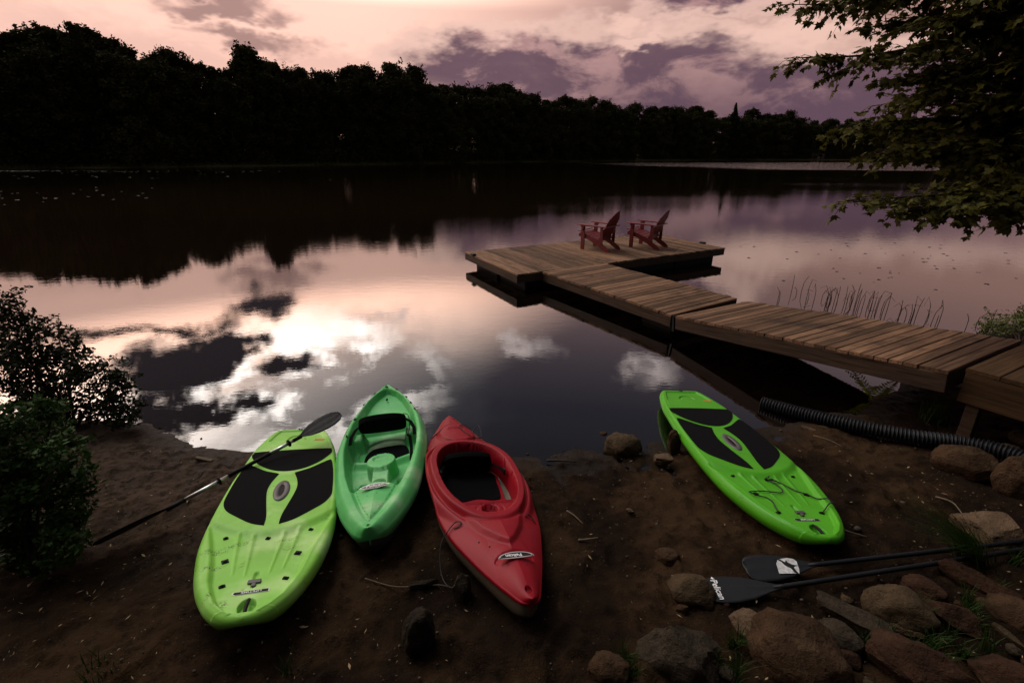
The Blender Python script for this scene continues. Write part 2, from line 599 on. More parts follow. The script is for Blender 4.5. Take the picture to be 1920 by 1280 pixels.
def stone(name, a, b_, vein, scale=5.0):
    m, g, b = material(name)
    tc = g.new('ShaderNodeTexCoord')
    p = tc.outputs['Object']
    n = g.noise(p, scale, 8, .68)
    n2 = g.noise(p, scale * 9, 5, .65)
    w = g.noise(g.mapping(p, scale=(3, 3, 22), rot=(.3, .2, 0)), 1.6, 5, .6, dist=.4)
    c = g.mix(g.sstep(n.outputs['Fac'], .35, .66), a, b_)
    c = g.mix(g.sstep(w.outputs['Fac'], .56, .68, 0, .55), c, vein)
    c = g.mix(g.sstep(n2.outputs['Fac'], .56, .72, 0, .5), c, tuple(k * .35 for k in a))
    g.put(b.inputs['Base Color'], c)
    b.inputs['Roughness'].default_value = .88
    b.inputs['Specular IOR Level'].default_value = .12
    bp = g.new('ShaderNodeBump')
    bp.inputs['Distance'].default_value = .022
    bp.inputs['Strength'].default_value = 1.0
    g.put(bp.inputs['Height'], g.m('ADD', n2.outputs['Fac'], g.m('MULTIPLY', w.outputs['Fac'], .7)))
    g.put(b.inputs['Normal'], bp.outputs[0])
    return m


M['st_tan'] = stone('tan stone', (0.0444, 0.0295, 0.0157), (0.0847, 0.0562, 0.0302), (0.0282, 0.0194, 0.0109))
M['st_brown'] = stone('brown stone', (0.0323, 0.0173, 0.0085), (0.0629, 0.0346, 0.0176), (0.0847, 0.0526, 0.0278))
M['st_grey'] = stone('grey stone', (0.0271, 0.0202, 0.0131), (0.0549, 0.0405, 0.0267), (0.0181, 0.0137, 0.0089))
M['st_red'] = stone('reddish stone', (0.0274, 0.0130, 0.0072), (0.0500, 0.0245, 0.0133), (0.0194, 0.0101, 0.0060))
M['st_dark'] = stone('dark stone', (0.0161, 0.0115, 0.0072), (0.0338, 0.0230, 0.0145), (0.0113, 0.0086, 0.0055))
M['st_pale'] = stone('pale stone', (0.0806, 0.0533, 0.0321), (0.1371, 0.0900, 0.0544), (0.0484, 0.0324, 0.0193))


# ------------------------------------------------------------------ setting: ground sheet and lake
LAKE = [(-5.0, 4.42), (-4.08, 4.31), (-3.3, 4.0), (-2.54, 3.77), (-1.2, 3.66), (0, 3.7), (.89, 3.9), (1.9, 4.1), (2.85, 4.24), (4.0, 4.7),
        (5.0, 5.34), (7.6, 7.0), (14, 10.5), (40, 20), (150, 50), (290, 130), (270, 235), (204, 260), (149, 260), (61, 238), (0, 187),
        (-40, 145), (-74, 114), (-103, 100), (-180, 85), (-190, 20), (-60, 1.5), (-14, 3.6), (-8, 4.5)]


def sdist(x, y):
    P = np.array(LAKE, float)
    Q = np.roll(P, -1, 0)
    best = np.full(x.shape, 1e9)
    ins = np.zeros(x.shape, bool)
    for (ax, ay), (bx, by) in zip(P, Q):
        dx, dy = bx - ax, by - ay
        t = np.clip(((x - ax) * dx + (y - ay) * dy) / (dx * dx + dy * dy), 0, 1)
        best = np.minimum(best, np.hypot(x - ax - t * dx, y - ay - t * dy))
        c = ((ay > y) != (by > y))
        xi = ax + (y - ay) * dx / (dy if dy else 1e-9)
        ins ^= c & (x < xi)
    return np.where(ins, -best, best)


def height(x, y):
    x = np.asarray(x, float)
    y = np.asarray(y, float)
    d = sdist(x, y)
    near = np.minimum(np.where(d < 3, .125 * d, .375 + .06 * (d - 3)), 1.2)
    fr = .35 * (1 - np.exp(-np.maximum(d, 0) / 1.5)) + np.minimum(.22 * np.maximum(d - 5, 0), 9.0)
    bed = -np.minimum(-.11 * d, 2.2)
    return np.where(d < 0, bed, np.where(y > 40, fr, near))


def gz(x, y):
    return float(height(np.array([x]), np.array([y]))[0])


class Leaves:
    """collects many small leaf quads with numpy and makes one mesh of them"""
    def __init__(self, seed=0):
        self.r = np.random.default_rng(seed)
        self.parts = []

    def ball(self, centre, rad, n, size, squash=.8):
        if n < 1:
            return
        r = self.r
        d = r.normal(size=(n, 3))
        d /= np.linalg.norm(d, axis=1)[:, None]
        p = d * (r.uniform(.01, 1, n) ** (1 / 3))[:, None] * np.array([rad, rad, rad * squash]) + np.array(centre)
        self.at(p, size)

    def at(self, p, size):
        r = self.r
        n = len(p)
        a = r.normal(size=(n, 3)) * np.array([1, 1, .6])
        a /= np.linalg.norm(a, axis=1)[:, None]
        b = np.cross(a, r.normal(size=(n, 3)))
        b /= np.linalg.norm(b, axis=1)[:, None] + 1e-9
        s = (size * r.uniform(.55, 1.25, n))[:, None]
        w = s * .55
        self.parts.append(np.stack([p - a * s, p - b * w + a * s * .1, p + a * s, p + b * w + a * s * .1], 1))

    def mesh(self, name):
        q = np.concatenate(self.parts)
        n = len(q)
        return fast_mesh(name, q.reshape(-1, 3), np.arange(n * 4).reshape(n, 4))


def fast_mesh(name, co, faces):
    me = bpy.data.meshes.new(name)
    k = faces.shape[1]
    me.vertices.add(len(co))
    me.vertices.foreach_set('co', np.ascontiguousarray(co, dtype=np.float32).ravel())
    me.loops.add(faces.size)
    me.loops.foreach_set('vertex_index', np.ascontiguousarray(faces, dtype=np.int32).ravel())
    me.polygons.add(len(faces))
    me.polygons.foreach_set('loop_start', np.arange(0, faces.size, k, dtype=np.int32))
    me.polygons.foreach_set('loop_total', np.full(len(faces), k, dtype=np.int32))
    me.update(calc_edges=True)
    return me


def make_ground():
    def axis(lo, hi, step, far_lo, far_hi, grow):
        a = list(np.arange(lo, hi, step))
        s, v = step, a[-1]
        while v < far_hi:
            s *= grow
            v += s
            a.append(v)
        s, v = step, a[0]
        pre = []
        while v > far_lo:
            s *= grow
            v -= s
            pre.append(v)
        return np.array(pre[::-1] + a)
    xs = axis(-4.4, 5.4, .022, -900, 900, 1.09)
    ys = axis(1.0, 5.0, .02, -300, 1400, 1.07)
    X, Y = np.meshgrid(xs, ys)
    Z = height(X, Y)
    d = sdist(X, Y)
    near = np.clip((9 - np.hypot(X - .5, Y - 2.5)) / 4, 0, 1)
    land = np.clip(d / .25, 0, 1)
    rough = .022 * fbm(X * 1.7, Y * 1.7, 3) + .014 * fbm(X * 6 + 5, Y * 6, 3) + .009 * fbm(X * 17, Y * 17 + 3, 2)
    clod = np.maximum(0, fbm(X * 11 + 40, Y * 11, 3) - .45) * .034
    dent = -np.maximum(0, fbm(X * 4.3 + 90, Y * 3.7 + 20, 2) - .55) * .035
    Z = Z + near * (rough + clod + dent) * (.12 + .88 * land)
    # footprints and the furrows left by dragging the boats
    pr = np.random.default_rng(19)
    marks = np.zeros_like(Z)
    for _ in range(85):
        fx, fy, fa = pr.uniform(-3.2, 3.6), pr.uniform(1.3, 3.7), pr.uniform(-.6, .6)
        c, s_ = math.cos(fa), math.sin(fa)
        sel = (np.abs(X - fx) < .3) & (np.abs(Y - fy) < .3)
        dx, dy = X[sel] - fx, Y[sel] - fy
        e = np.sqrt(((dx * c + dy * s_) / .048) ** 2 + ((-dx * s_ + dy * c) / .13) ** 2)
        marks[sel] += -.020 * np.clip(1.1 - e, 0, .5) * 2 + .008 * np.exp(-((e - 1.25) / .2) ** 2)
    for (x0, y0, x1, y1) in ((-.25, 3.7, .55, 1.5), (.25, 3.9, .75, 2.2), (1.5, 3.9, 1.35, 2.0), (-1.0, 3.5, -.55, 1.6), (2.7, 4.1, 2.6, 2.3)):
        ddx, ddy = x1 - x0, y1 - y0
        tt = np.clip(((X - x0) * ddx + (Y - y0) * ddy) / (ddx * ddx + ddy * ddy), 0, 1)
        dd = np.hypot(X - x0 - tt * ddx, Y - y0 - tt * ddy) + .02 * fbm(X * 5, Y * 5, 2)
        marks += -.014 * np.exp(-(dd / .045) ** 2) + .007 * np.exp(-((dd - .09) / .03) ** 2)
    Z = Z + near * land * marks
    # the waterline wobbles a little
    Z = Z + near * .006 * fbm(X * 3.1 + 3, Y * 3.1, 3)
    Z = Z + np.where((Y > 40) & (d > 0), .25 * fbm(X * .08, Y * .08, 3), 0)
    n, mcols = X.shape
    co = np.stack([X, Y, Z], -1).reshape(-1, 3)
    idx = np.arange(n * mcols).reshape(n, mcols)
    q = np.stack([idx[:-1, :-1], idx[:-1, 1:], idx[1:, 1:], idx[1:, :-1]], -1).reshape(-1, 4)
    me = fast_mesh('ground', co, q)
    m, g, b = material('soil, mud and far grass')
    geo = g.new('ShaderNodeNewGeometry')
    pos = geo.outputs['Position']
    sp = g.new('ShaderNodeSeparateXYZ')
    g.put(sp.inputs[0], pos)
    a = g.noise(pos, 1.1, 8, .68)
    c_ = g.noise(pos, 14.0, 6, .7)
    fi = g.noise(pos, 90.0, 4, .65)
    soil = g.mix(g.sstep(a.outputs['Fac'], .42, .62), (.0105, .0058, .0032), (.041, .0225, .0108))
    soil = g.mix(g.sstep(c_.outputs['Fac'], .50, .68, 0, .75), soil, (.008, .0055, .0042))
    soil = g.mix(g.sstep(fi.outputs['Fac'], .60, .70, 0, .6), soil, (.05, .032, .018))
    # paler washed sand towards the left shore
    sandy = g.m('MULTIPLY', g.sstep(sp.outputs[0], -.6, -2.3), g.sstep(sp.outputs[2], .24, .03))
    soil = g.mix(g.m('MULTIPLY', sandy, g.sstep(c_.outputs['Fac'], .62, .42, .2, .85)), soil, (.085, .060, .044))
    wet = g.sstep(g.m('ADD', sp.outputs[2], g.m('MULTIPLY', g.m('SUBTRACT', a.outputs['Fac'], .5), .03)), .034, .008)
    soil = g.mix(g.m('MULTIPLY', wet, .55), soil, (.010, .007, .005))
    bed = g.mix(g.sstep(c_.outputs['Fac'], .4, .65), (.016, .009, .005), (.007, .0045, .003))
    bed = g.mix(g.sstep(sp.outputs[2], -.12, -.7), bed, (.0016, .0011, .0008))  # bed painted blacker with depth, standing in for light lost in deep water
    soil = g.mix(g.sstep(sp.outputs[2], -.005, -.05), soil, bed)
    grass = g.mix(a.outputs['Fac'], (.040, .038, .012), (.075, .066, .024))
    colr = g.mix(g.sstep(sp.outputs[1], 35, 45), soil, grass)
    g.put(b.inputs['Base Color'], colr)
    g.put(b.inputs['Roughness'], g.m('SUBTRACT', .95, g.m('MULTIPLY', wet, .35)))
    g.put(b.inputs['Specular IOR Level'], g.m('ADD', .05, g.m('MULTIPLY', wet, .08)))
    bp = g.new('ShaderNodeBump')
    bp.inputs['Distance'].default_value = .03
    bp.inputs['Strength'].default_value = 1.0
    g.put(bp.inputs['Height'], g.m('ADD', g.m('MULTIPLY', c_.outputs['Fac'], .8), g.m('MULTIPLY', fi.outputs['Fac'], .5)))
    g.put(b.inputs['Normal'], bp.outputs[0])
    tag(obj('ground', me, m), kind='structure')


make_ground()


def make_water():
    mb = MB()
    xs = [-420, -60, -12, 0, 12, 60, 420]
    ys = [0.2, 6, 20, 60, 140, 330]
    vs = [(x, y, 0.0) for y in ys for x in xs]
    n = len(xs)
    mb.add(vs, [(j * n + i, j * n + i + 1, (j + 1) * n + i + 1, (j + 1) * n + i) for j in range(len(ys) - 1) for i in range(n - 1)])
    m = bpy.data.materials.new('lake water')
    m.use_nodes = True
    t = m.node_tree
    for q in list(t.nodes):
        t.nodes.remove(q)
    g = NT(t)
    geo = g.new('ShaderNodeNewGeometry')
    pos = geo.outputs['Position']
    sp = g.new('ShaderNodeSeparateXYZ')
    g.put(sp.inputs[0], pos)
    # small wind ripples, long swell, and a breeze-roughened strip far out to the right
    r1 = g.noise(g.mapping(pos, scale=(1.0, 2.0, 1), rot=(0, 0, .25)), 2.6, 3, .5)
    r2 = g.noise(g.mapping(pos, scale=(1.0, 2.6, 1), rot=(0, 0, -.2)), 9.0, 2, .5)
    patch = g.noise(g.mapping(pos, scale=(.35, 1, 1)), .09, 3, .5)
    far = g.sstep(sp.outputs[1], 4.0, 30.0, .35, 1.0)
    amp = g.m('MULTIPLY', far, g.sstep(patch.outputs['Fac'], .35, .7, .45, 1.5))
    edge = g.m('ADD', sp.outputs[1], g.m('MULTIPLY', g.m('SUBTRACT', patch.outputs['Fac'], .5), 25.0))
    strip = g.m('MULTIPLY', g.m('MULTIPLY', g.sstep(edge, 86.0, 100.0), g.sstep(edge, 200.0, 165.0)),
                g.sstep(g.m('SUBTRACT', sp.outputs[0], g.m('MULTIPLY', g.m('SUBTRACT', edge, 145.0), -.6)), 10.0, 45.0))
    h = g.m('ADD', g.m('MULTIPLY', r1.outputs['Fac'], .0019), g.m('MULTIPLY', r2.outputs['Fac'], .0010))
    h = g.m('MULTIPLY', h, g.m('ADD', amp, g.m('MULTIPLY', strip, 30.0)))
    bp = g.new('ShaderNodeBump')
    bp.inputs['Strength'].default_value = 1.0
    bp.inputs['Distance'].default_value = 1.0
    g.put(bp.inputs['Height'], h)
    lw = g.new('ShaderNodeLayerWeight')
    lw.inputs['Blend'].default_value = .5
    g.put(lw.inputs['Normal'], bp.outputs[0])
    fr = g.ramp(lw.outputs['Facing'], [(0, (.02,) * 3), (.30, (.04,) * 3), (.43, (.085,) * 3), (.546, (.22,) * 3), (.658, (.38,) * 3),
                                       (.75, (.43,) * 3), (.86, (.45,) * 3), (1.0, (1,) * 3)])
    gl = g.new('ShaderNodeBsdfGlossy')
    gl.inputs['Color'].default_value = (1, 1, 1, 1)
    gl.inputs['Roughness'].default_value = .012
    g.put(gl.inputs['Normal'], bp.outputs[0])
    tr = g.new('ShaderNodeBsdfTransparent')
    tr.inputs['Color'].default_value = (.30, .23, .17, 1)
    mx = g.new('ShaderNodeMixShader')
    g.put(mx.inputs[0], fr)
    t.links.new(tr.outputs[0], mx.inputs[1])
    t.links.new(gl.outputs[0], mx.inputs[2])
    out = g.new('ShaderNodeOutputMaterial')
    t.links.new(mx.outputs[0], out.inputs[0])
    tag(mb.build('water', m), kind='structure')


make_water()


# ------------------------------------------------------------------ far shore trees
def far_tree_meshes(kind, seed, clumps=64, n=120):
    """unit-height tree: trunk with limbs, crown of leaf clumps; kinds: round, tall, open, fir, poplar"""
    rs = random.Random(seed)
    tr, cr = MB(), Leaves(seed)
    lean = Vector((rs.uniform(-.03, .03), rs.uniform(-.03, .03), 0))
    top = .93
    tr.tube([(0, 0, -.03), lean * .4 + Vector((0, 0, .35)), lean + Vector((0, 0, top * .85))], [.016, .011, .003], 6)
    if kind == 'fir':
        for k in range(34):
            z = .12 + .87 * k / 33
            r = .17 * (1 - (z - .1) / .92) + .008
            for j in range(7):
                a = rs.uniform(0, 6.28)
                for q in range(5):
                    f = (q + 1) / 5
                    cr.ball((math.cos(a) * r * f, math.sin(a) * r * f, z - .05 * f * f - rs.uniform(0, .012)), min(.016, .3 * r + .002), 5, min(.016, .25 * r + .003), .5)
        return tr, cr
    zb = {'round': .05, 'tall': .04, 'open': .30, 'poplar': .06}[kind]
    rx = {'round': .26, 'tall': .19, 'open': .25, 'poplar': .13}[kind]
    for k in range(clumps):
        u = rs.random()
        z = zb + (1 - zb) * (u ** .85)
        prof = math.sin(math.pi * min(1, max(0.05, ((z - zb) / (1 - zb)) * .72 + .24))) ** .7
        a = rs.uniform(0, 6.28)
        rr = rx * prof * (rs.random() ** .45) * rs.uniform(.75, 1.15)
        c = Vector((math.cos(a) * rr, math.sin(a) * rr, z)) + lean * z
        crd = rs.uniform(.045, .085) * (1.15 if kind == 'round' else 1)
        c.z = min(c.z, 1 - crd * .8)
        tr.tube([lean * (z * .6) + Vector((0, 0, max(.15, z - .16))), c.lerp(lean * z + Vector((0, 0, z - .1)), .4), c], [.005, .0035, .0012], 4, False)
        cr.ball(c, crd, int(n * (.6 if kind == 'open' else 1)), .0175, .85)
        for _ in range(2):
            e = c + Vector((rs.uniform(-1, 1), rs.uniform(-1, 1), rs.uniform(-.2, 1))) * crd
            cr.ball(e, crd * .42, n // 6, .0135, 1.1)
    return tr, cr


PROTO = {}
for kind, seeds in (('round', (1, 2, 3, 4)), ('tall', (5, 6, 7)), ('open', (8, 9)), ('poplar', (10,)), ('fir', (11, 12))):
    PROTO[kind] = []
    for sd in seeds:
        t_, c_ = far_tree_meshes(kind, sd)
        tm, cm = t_.mesh('trunk'), c_.mesh('crown')
        tm.materials.append(M['bark'])
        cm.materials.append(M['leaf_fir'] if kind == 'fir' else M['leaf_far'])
        PROTO[kind].append((tm, cm))


def far_tree(kind, x, y, h, label, group=None, wide=1.0, name='broadleaf_tree', variant=None):
    tm, cm = PROTO[kind][variant if variant is not None else random.randrange(len(PROTO[kind]))]
    o = empty(name, (x, y, gz(x, y) - .05), random.uniform(0, 6.28))
    o.scale = (h * wide, h * wide, h)
    for nm, me in (('trunk', tm), ('crown', cm)):
        c = bpy.data.objects.new(nm, me)
        COL.objects.link(c)
        c.parent = o
    tag(o, label, 'tree', group)
    return o


# skyline of the far wood: (bearing x/y, height angle tangent) turned into standing trees of real size
def shore_at(b):
    """point of the far shoreline on the bearing x = b * y"""
    P = LAKE[15:27]
    for (ax, ay), (bx, by) in zip(P, P[1:]):
        fa, fb = ax - b * ay, bx - b * by
        if fa * fb <= 0:
            t = fa / (fa - fb)
            return ax + (bx - ax) * t, ay + (by - ay) * t
    return None


SKYLINE = [(-.92, .205), (-.83, .214), (-.79, .208), (-.74, .2), (-.69, .188), (-.63, .172), (-.59, .158), (-.565, .148), (-.53, .156), (-.50, .172),
           (-.465, .17), (-.44, .147), (-.40, .145), (-.36, .145), (-.30, .147), (-.27, .15), (-.23, .152), (-.19, .148), (-.165, .124), (-.12, .122),
           (-.08, .117), (-.03, .120), (.0, .121), (.035, .112), (.05, .106), (.10, .100), (.16, .098), (.22, .093), (.25, .085), (.30, .083), (.36, .084),
           (.40, .069), (.44, .068), (.48, .073), (.52, .070), (.56, .063), (.60, .062), (.66, .063), (.74, .064), (.84, .064), (.95, .062), (1.1, .06)]
SB = [a for a, _ in SKYLINE]
SH = [h for _, h in SKYLINE]
WOOD_PARTS = [(-.80, 'at its high left end'), (-.56, 'left of the tall domed tree'), (-.45, 'around the tall domed tree'), (-.27, 'between the domed and the airy tree'),
              (-.10, 'just right of the airy tall tree'), (.06, 'at the middle of the skyline'), (.22, 'straight above the red chairs'), (.40, 'left of the pointed fir'),
              (.58, 'right of the pointed fir'), (9, 'behind the overhanging maple')]


def wood_label(bb, row):
    for lim, txt in WOOD_PARTS:
        if bb < lim:
            return ('dark front tree of the far wood, ' if row == 0 else 'dark rear tree of the far wood, ') + txt


tree_rs = random.Random(5)
b = -1.5
k = 0
while b < 1.12:
    sx, sy = shore_at(b)
    dist = math.hypot(sx, sy)
    for row, (back, hk) in enumerate(((5, .88), (12, 1.0))):
        bb = b + tree_rs.uniform(-.012, .012)
        x, y = sx * (1 + back / dist) + (bb - b) * sy, sy * (1 + back / dist)
        ang = np.interp(bb, SB, SH)
        h = (ang * math.hypot(1, bb) / math.hypot(1, bb)) * y + 2.65 - gz(x, y)
        h *= hk * tree_rs.uniform(.93, 1.04)
        kind = tree_rs.choice(['round', 'round', 'tall', 'tall', 'open', 'round'] if row else ['round', 'tall', 'round'])
        far_tree(kind, x, y, h, wood_label(bb, row), 'far shore wood', tree_rs.uniform(.85, 1.2), variant=None)
    b += 3.5 / sy * tree_rs.uniform(.8, 1.2)
    k += 1


def lone(b, ang, back, kind, label, wide=1.0, name='broadleaf_tree', variant=0):
    sx, sy = shore_at(b)
    dist = math.hypot(sx, sy)
    x, y = sx * (1 + back / dist), sy * (1 + back / dist)
    far_tree(kind, x, y, ang * y + 2.65 - gz(x, y), label, None, wide, name, variant)


lone(-.50, .186, 9, 'round', 'tall domed tree rising above the far wood, left of centre', 1.0, variant=1)
lone(-.225, .158, 8, 'open', 'airy tall tree with sky showing through its top, centre left of far wood', .9, variant=0)
lone(-.30, .151, 8, 'tall', 'tall tree beside the airy one on the far shore skyline', 1.0, variant=1)
lone(-.01, .123, 10, 'tall', 'tall tree peak standing above the middle of far wood', .9, variant=2)
lone(-.795, .222, 6, 'tall', 'slim tree top poking above the high left end of far wood', .6, variant=0)
lone(.428, .0935, 6, 'fir', 'lone pointed fir spire above the right end of far shore', 1.3, 'fir_tree', 0)
lone(.463, .082, 12, 'round', 'broad round tree just right of the fir spire', 1.1, variant=2)
lone(.535, .078, 9, 'round', 'flat topped tree between the fir and the overhanging maple', .9, variant=3)
lone(.355, .086, 8, 'round', 'round tree just left of the fir spire', 1.0, variant=0)


def far_edge():
    """undergrowth and grass fringe along the far bank, each one mass"""
    r = np.random.default_rng(21)
    lv = Leaves(22)
    tri = []
    P = LAKE[16:25]
    for (ax, ay), (bx, by) in zip(P, P[1:]):
        L = math.hypot(bx - ax, by - ay)
        nx, ny = -(by - ay) / L, (bx - ax) / L
        if sdist(np.array([(ax + bx) / 2 + nx * 3]), np.array([(ay + by) / 2 + ny * 3]))[0] < 0:
            nx, ny = -nx, -ny
        n = int(L / .42)
        t, o = r.random(n), r.uniform(2.5, 9, n)
        x, y = ax + (bx - ax) * t + nx * o, ay + (by - ay) * t + ny * o
        z = height(x, y)
        for i in range(n):
            q = r.uniform(1.0, 3.8)
            lv.ball((x[i], y[i], z[i] + q * .7), q, 70, .34, .9)
        n = int(L * 26)
        t, o = r.random(n), r.uniform(.1, 4.5, n)
        x, y = ax + (bx - ax) * t + nx * o, ay + (by - ay) * t + ny * o
        z = height(x, y)
        a = r.uniform(0, 6.28, n)
        dx, dy = np.cos(a) * .06, np.sin(a) * .06
        tri.append(np.stack([np.stack([x - dx, y - dy, z], 1), np.stack([x + dx, y + dy, z], 1),
                             np.stack([x + r.uniform(-.2, .2, n), y + r.uniform(-.2, .2, n), z + r.uniform(.3, .9, n)], 1)], 1))
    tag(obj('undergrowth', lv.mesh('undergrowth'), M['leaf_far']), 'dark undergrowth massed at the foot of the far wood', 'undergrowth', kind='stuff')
    q = np.concatenate(tri)
    tag(obj('shore_grass', fast_mesh('shore_grass', q.reshape(-1, 3), np.arange(len(q) * 3).reshape(-1, 3)), M['grass_far'], smooth=False),
        'grassy verge along the far waterline', 'grass', kind='stuff')


far_edge()


def far_house(x, y, w, d, h, label, rz=0.0):
    """small lakeside shed: walls of boards, gable roof, door, window"""
    o = empty('boat_shed', (x, y, gz(x, y)), rz)
    wall = MB()
    wall.box((0, 0, h / 2), (w, d, h))
    wall.build('wall', plain('pale boards far', (.16, .12, .11), .8, .3, 1.0), o)
    rf = MB()
    e = .3
    rf.add([(-w / 2 - e, -d / 2 - e, h - .08), (w / 2 + e, -d / 2 - e, h - .08), (w / 2 + e, 0, h + .9), (-w / 2 - e, 0, h + .9),
            (-w / 2 - e, d / 2 + e, h - .08), (w / 2 + e, d / 2 + e, h - .08), (-w / 2 - e, -d / 2 - e, h + .02), (w / 2 + e, -d / 2 - e, h + .02),
            (w / 2 + e, 0, h + 1.0), (-w / 2 - e, 0, h + 1.0), (-w / 2 - e, d / 2 + e, h + .02), (w / 2 + e, d / 2 + e, h + .02)],
           [(6, 7, 8, 9), (9, 8, 11, 10), (0, 3, 2, 1), (3, 4, 5, 2), (0, 1, 7, 6), (4, 10, 11, 5), (1, 2, 8, 7), (2, 5, 11, 8), (0, 6, 9, 3), (3, 9, 10, 4)])
    rf.build('roof', plain('dark shingles far', (.03, .026, .026), .85, .3, 2.0), o)
    dr = MB()
    dr.box((w * .22, -d / 2 - .03, 1.0), (.9, .06, 2.0))
    dr.build('door', M['beam'], o)
    wn = MB()
    wn.box((-w * .2, -d / 2 - .03, 1.4), (1.2, .06, .9))
    wn.build('window', plain('dark far glass', (.01, .01, .012), .1, .1, 3), o)
    tag(o, label, 'shed')


far_house(159, 264.5, 7.0, 4.5, 2.6, 'small pale shed at the waterline on the far right shore', .1)
fd = MB()
fd.box((0, 0, .55), (16, 2.2, .18))
for xx in (-7, -2.4, 2.4, 7):
    fd.bar((xx, 0, -.6), (xx, 0, .5), .25, .25, (0, 1, 0))
tag(fd.build('far_jetty', M['beam']), 'low dark jetty on the far right shore beside the small shed', 'jetty').location = (118, 250.5, 0)

# unseen trees added behind and beside the viewpoint to shade the beach
near_rs = random.Random(8)
for k, (x, y, h) in enumerate([(-13, -3, 11), (-10, -6, 13), (-6.5, -7.5, 12), (-2.5, -8, 14), (1.5, -7.5, 12), (5.5, -7, 13), (9, -5, 12), (12, -2, 13), (12.5, 2.5, 12), (-14, 1, 11), (-4.5, -11, 15), (3.5, -11, 15)]):
    far_tree(near_rs.choice(['round', 'tall']), x, y, h, 'tall leafy tree added out of view behind the viewpoint to shade the beach', 'added shade trees behind the viewpoint', near_rs.uniform(1.1, 1.4))


# ------------------------------------------------------------------ floating dock, walkway, shore landing
def frame(origin, ydir, z, slope=0.0):
    """matrix whose Y runs along ydir (plan), X to its right, rising by slope per metre"""
    y = Vector((ydir[0], ydir[1], 0)).normalized()
    y = (y + Vector((0, 0, slope))).normalized()
    x = y.cross(Vector((0, 0, 1))).normalized()
    zz = x.cross(y)
    Mx = Matrix((x, y, zz)).transposed().to_4x4()
    Mx.translation = Vector((origin[0], origin[1], z))
    return Mx


def plank_mesh(length, width, th, seed):
    """one board along Y with softened, slightly ragged ends"""
    rs = random.Random(seed)
    mb = MB()
    c = .006
    L, W = length / 2, width / 2
    ring = [(-W, -th), (W, -th), (W, -c), (W - c, 0), (-W + c, 0), (-W, -c)]
    ys = [-L + rs.uniform(-.006, .006), -L * .5, 0, L * .5, L + rs.uniform(-.006, .006)]
    vs = []
    for y in ys:
        dx, dz = rs.uniform(-.0015, .0015), rs.uniform(-.0015, .0015)
        vs += [(x + dx, y, z + dz) for x, z in ring]
    fs = []
    for k in range(len(ys) - 1):
        for i in range(6):
            fs.append((k * 6 + i, k * 6 + (i + 1) % 6, (k + 1) * 6 + (i + 1) % 6, (k + 1) * 6 + i))
    fs.append(tuple(range(5, -1, -1)))
    fs.append(tuple(4 * 6 + i for i in range(6)))
    mb.add(vs, fs)
    return mb.mesh('plank')


def lay_planks(root, start, count, pitch, length, along_x, m, seed, width=None):
    """boards side by side; along_x: stepping along X with boards along Y, else stepping along Y with boards along X"""
    rs = random.Random(seed)
    protos = []
    for k in range(4):
        me = plank_mesh(length, (width or pitch - .009), .036, seed + k)
        me.materials.append(m)
        protos.append(me)
    for i in range(count):
        o = bpy.data.objects.new('plank', protos[rs.randrange(4)])
        COL.objects.link(o)
        o.parent = root
        j = rs.uniform(-.012, .012)
        if along_x:
            o.location = (start[0] + (i + .5) * pitch, start[1] + j, start[2] + rs.uniform(-.004, .004))
            o.rotation_euler = (0, rs.uniform(-.008, .008), rs.uniform(-.003, .003))
        else:
            o.location = (start[0] + j, start[1] + (i + .5) * pitch, start[2] + rs.uniform(-.004, .004))
            o.rotation_euler = (0, rs.uniform(-.008, .008), math.pi / 2 + rs.uniform(-.003, .003))


EV = Vector((.880, .474, 0)).normalized()
# platform: X along its long side
PL = empty('floating_dock')
Mx = Matrix((EV, Vector((-EV.y, EV.x, 0)), Vector((0, 0, 1)))).transposed().to_4x4()
Mx.translation = Vector((-1.19, 11.87, 0))
PL.matrix_world = Mx
PW, PD, PZ = 6.28, 2.73, .36
lay_planks(PL, (0, -PD / 2, PZ), 47, PW / 47, PD, True, M['wood'], 100)
for y0 in (-PD + .022, -.022):
    q = MB()
    q.bar((0, y0, PZ - .115), (PW, y0, PZ - .115), .04, .145)
    o = bevel(q.build('fascia_board', M['beam'], PL))
for x0 in (.022, PW - .022):
    q = MB()
    q.bar((x0, -PD + .045, PZ - .115), (x0, -.045, PZ - .115), .04, .145)
    bevel(q.build('fascia_board', M['beam'], PL))
for k in range(4):
    q = MB()
    q.bar((.06, -PD * (k + .5) / 4, PZ - .10), (PW - .06, -PD * (k + .5) / 4, PZ - .10), .05, .12)
    q.build('joist', M['beam'], PL)
for k in range(4):
    for j in (0, 1):
        q = MB()
        cx, cy = .25 + (k + .5) * (PW - .5) / 4, -.70 - j * (PD - 1.40)
        hw_, hd_ = (PW - .5) / 8 - .006, .60
        q.box((cx, cy, .03), (hw_ * 2, hd_ * 2, .34))
        bevel(q.build('float_drum', M['float'], PL), .04, 3)
for (x0, y0) in ((.01, -.5), (PW - .01, -2.0)):
    q = MB()
    q.box((x0, y0, PZ + .02), (.10, .16, .05))
    bevel(q.build('mooring_cleat', M['black_plastic'], PL), .015)
tag(PL, 'long grey-brown plank platform floating at the end of the walkway, chairs on it', 'dock')

# walkway, outer level section
WA = empty('walkway_section')
A0, A1 = Vector((.645, 9.745, 0)), Vector((2.467, 6.86, 0))
LA = (A1 - A0).length
WA.matrix_world = frame(A0, (A1 - A0), .358)
WW = 1.68
# X of this frame points to the walkway's right-hand side seen from the lake, so boards lie at negative X


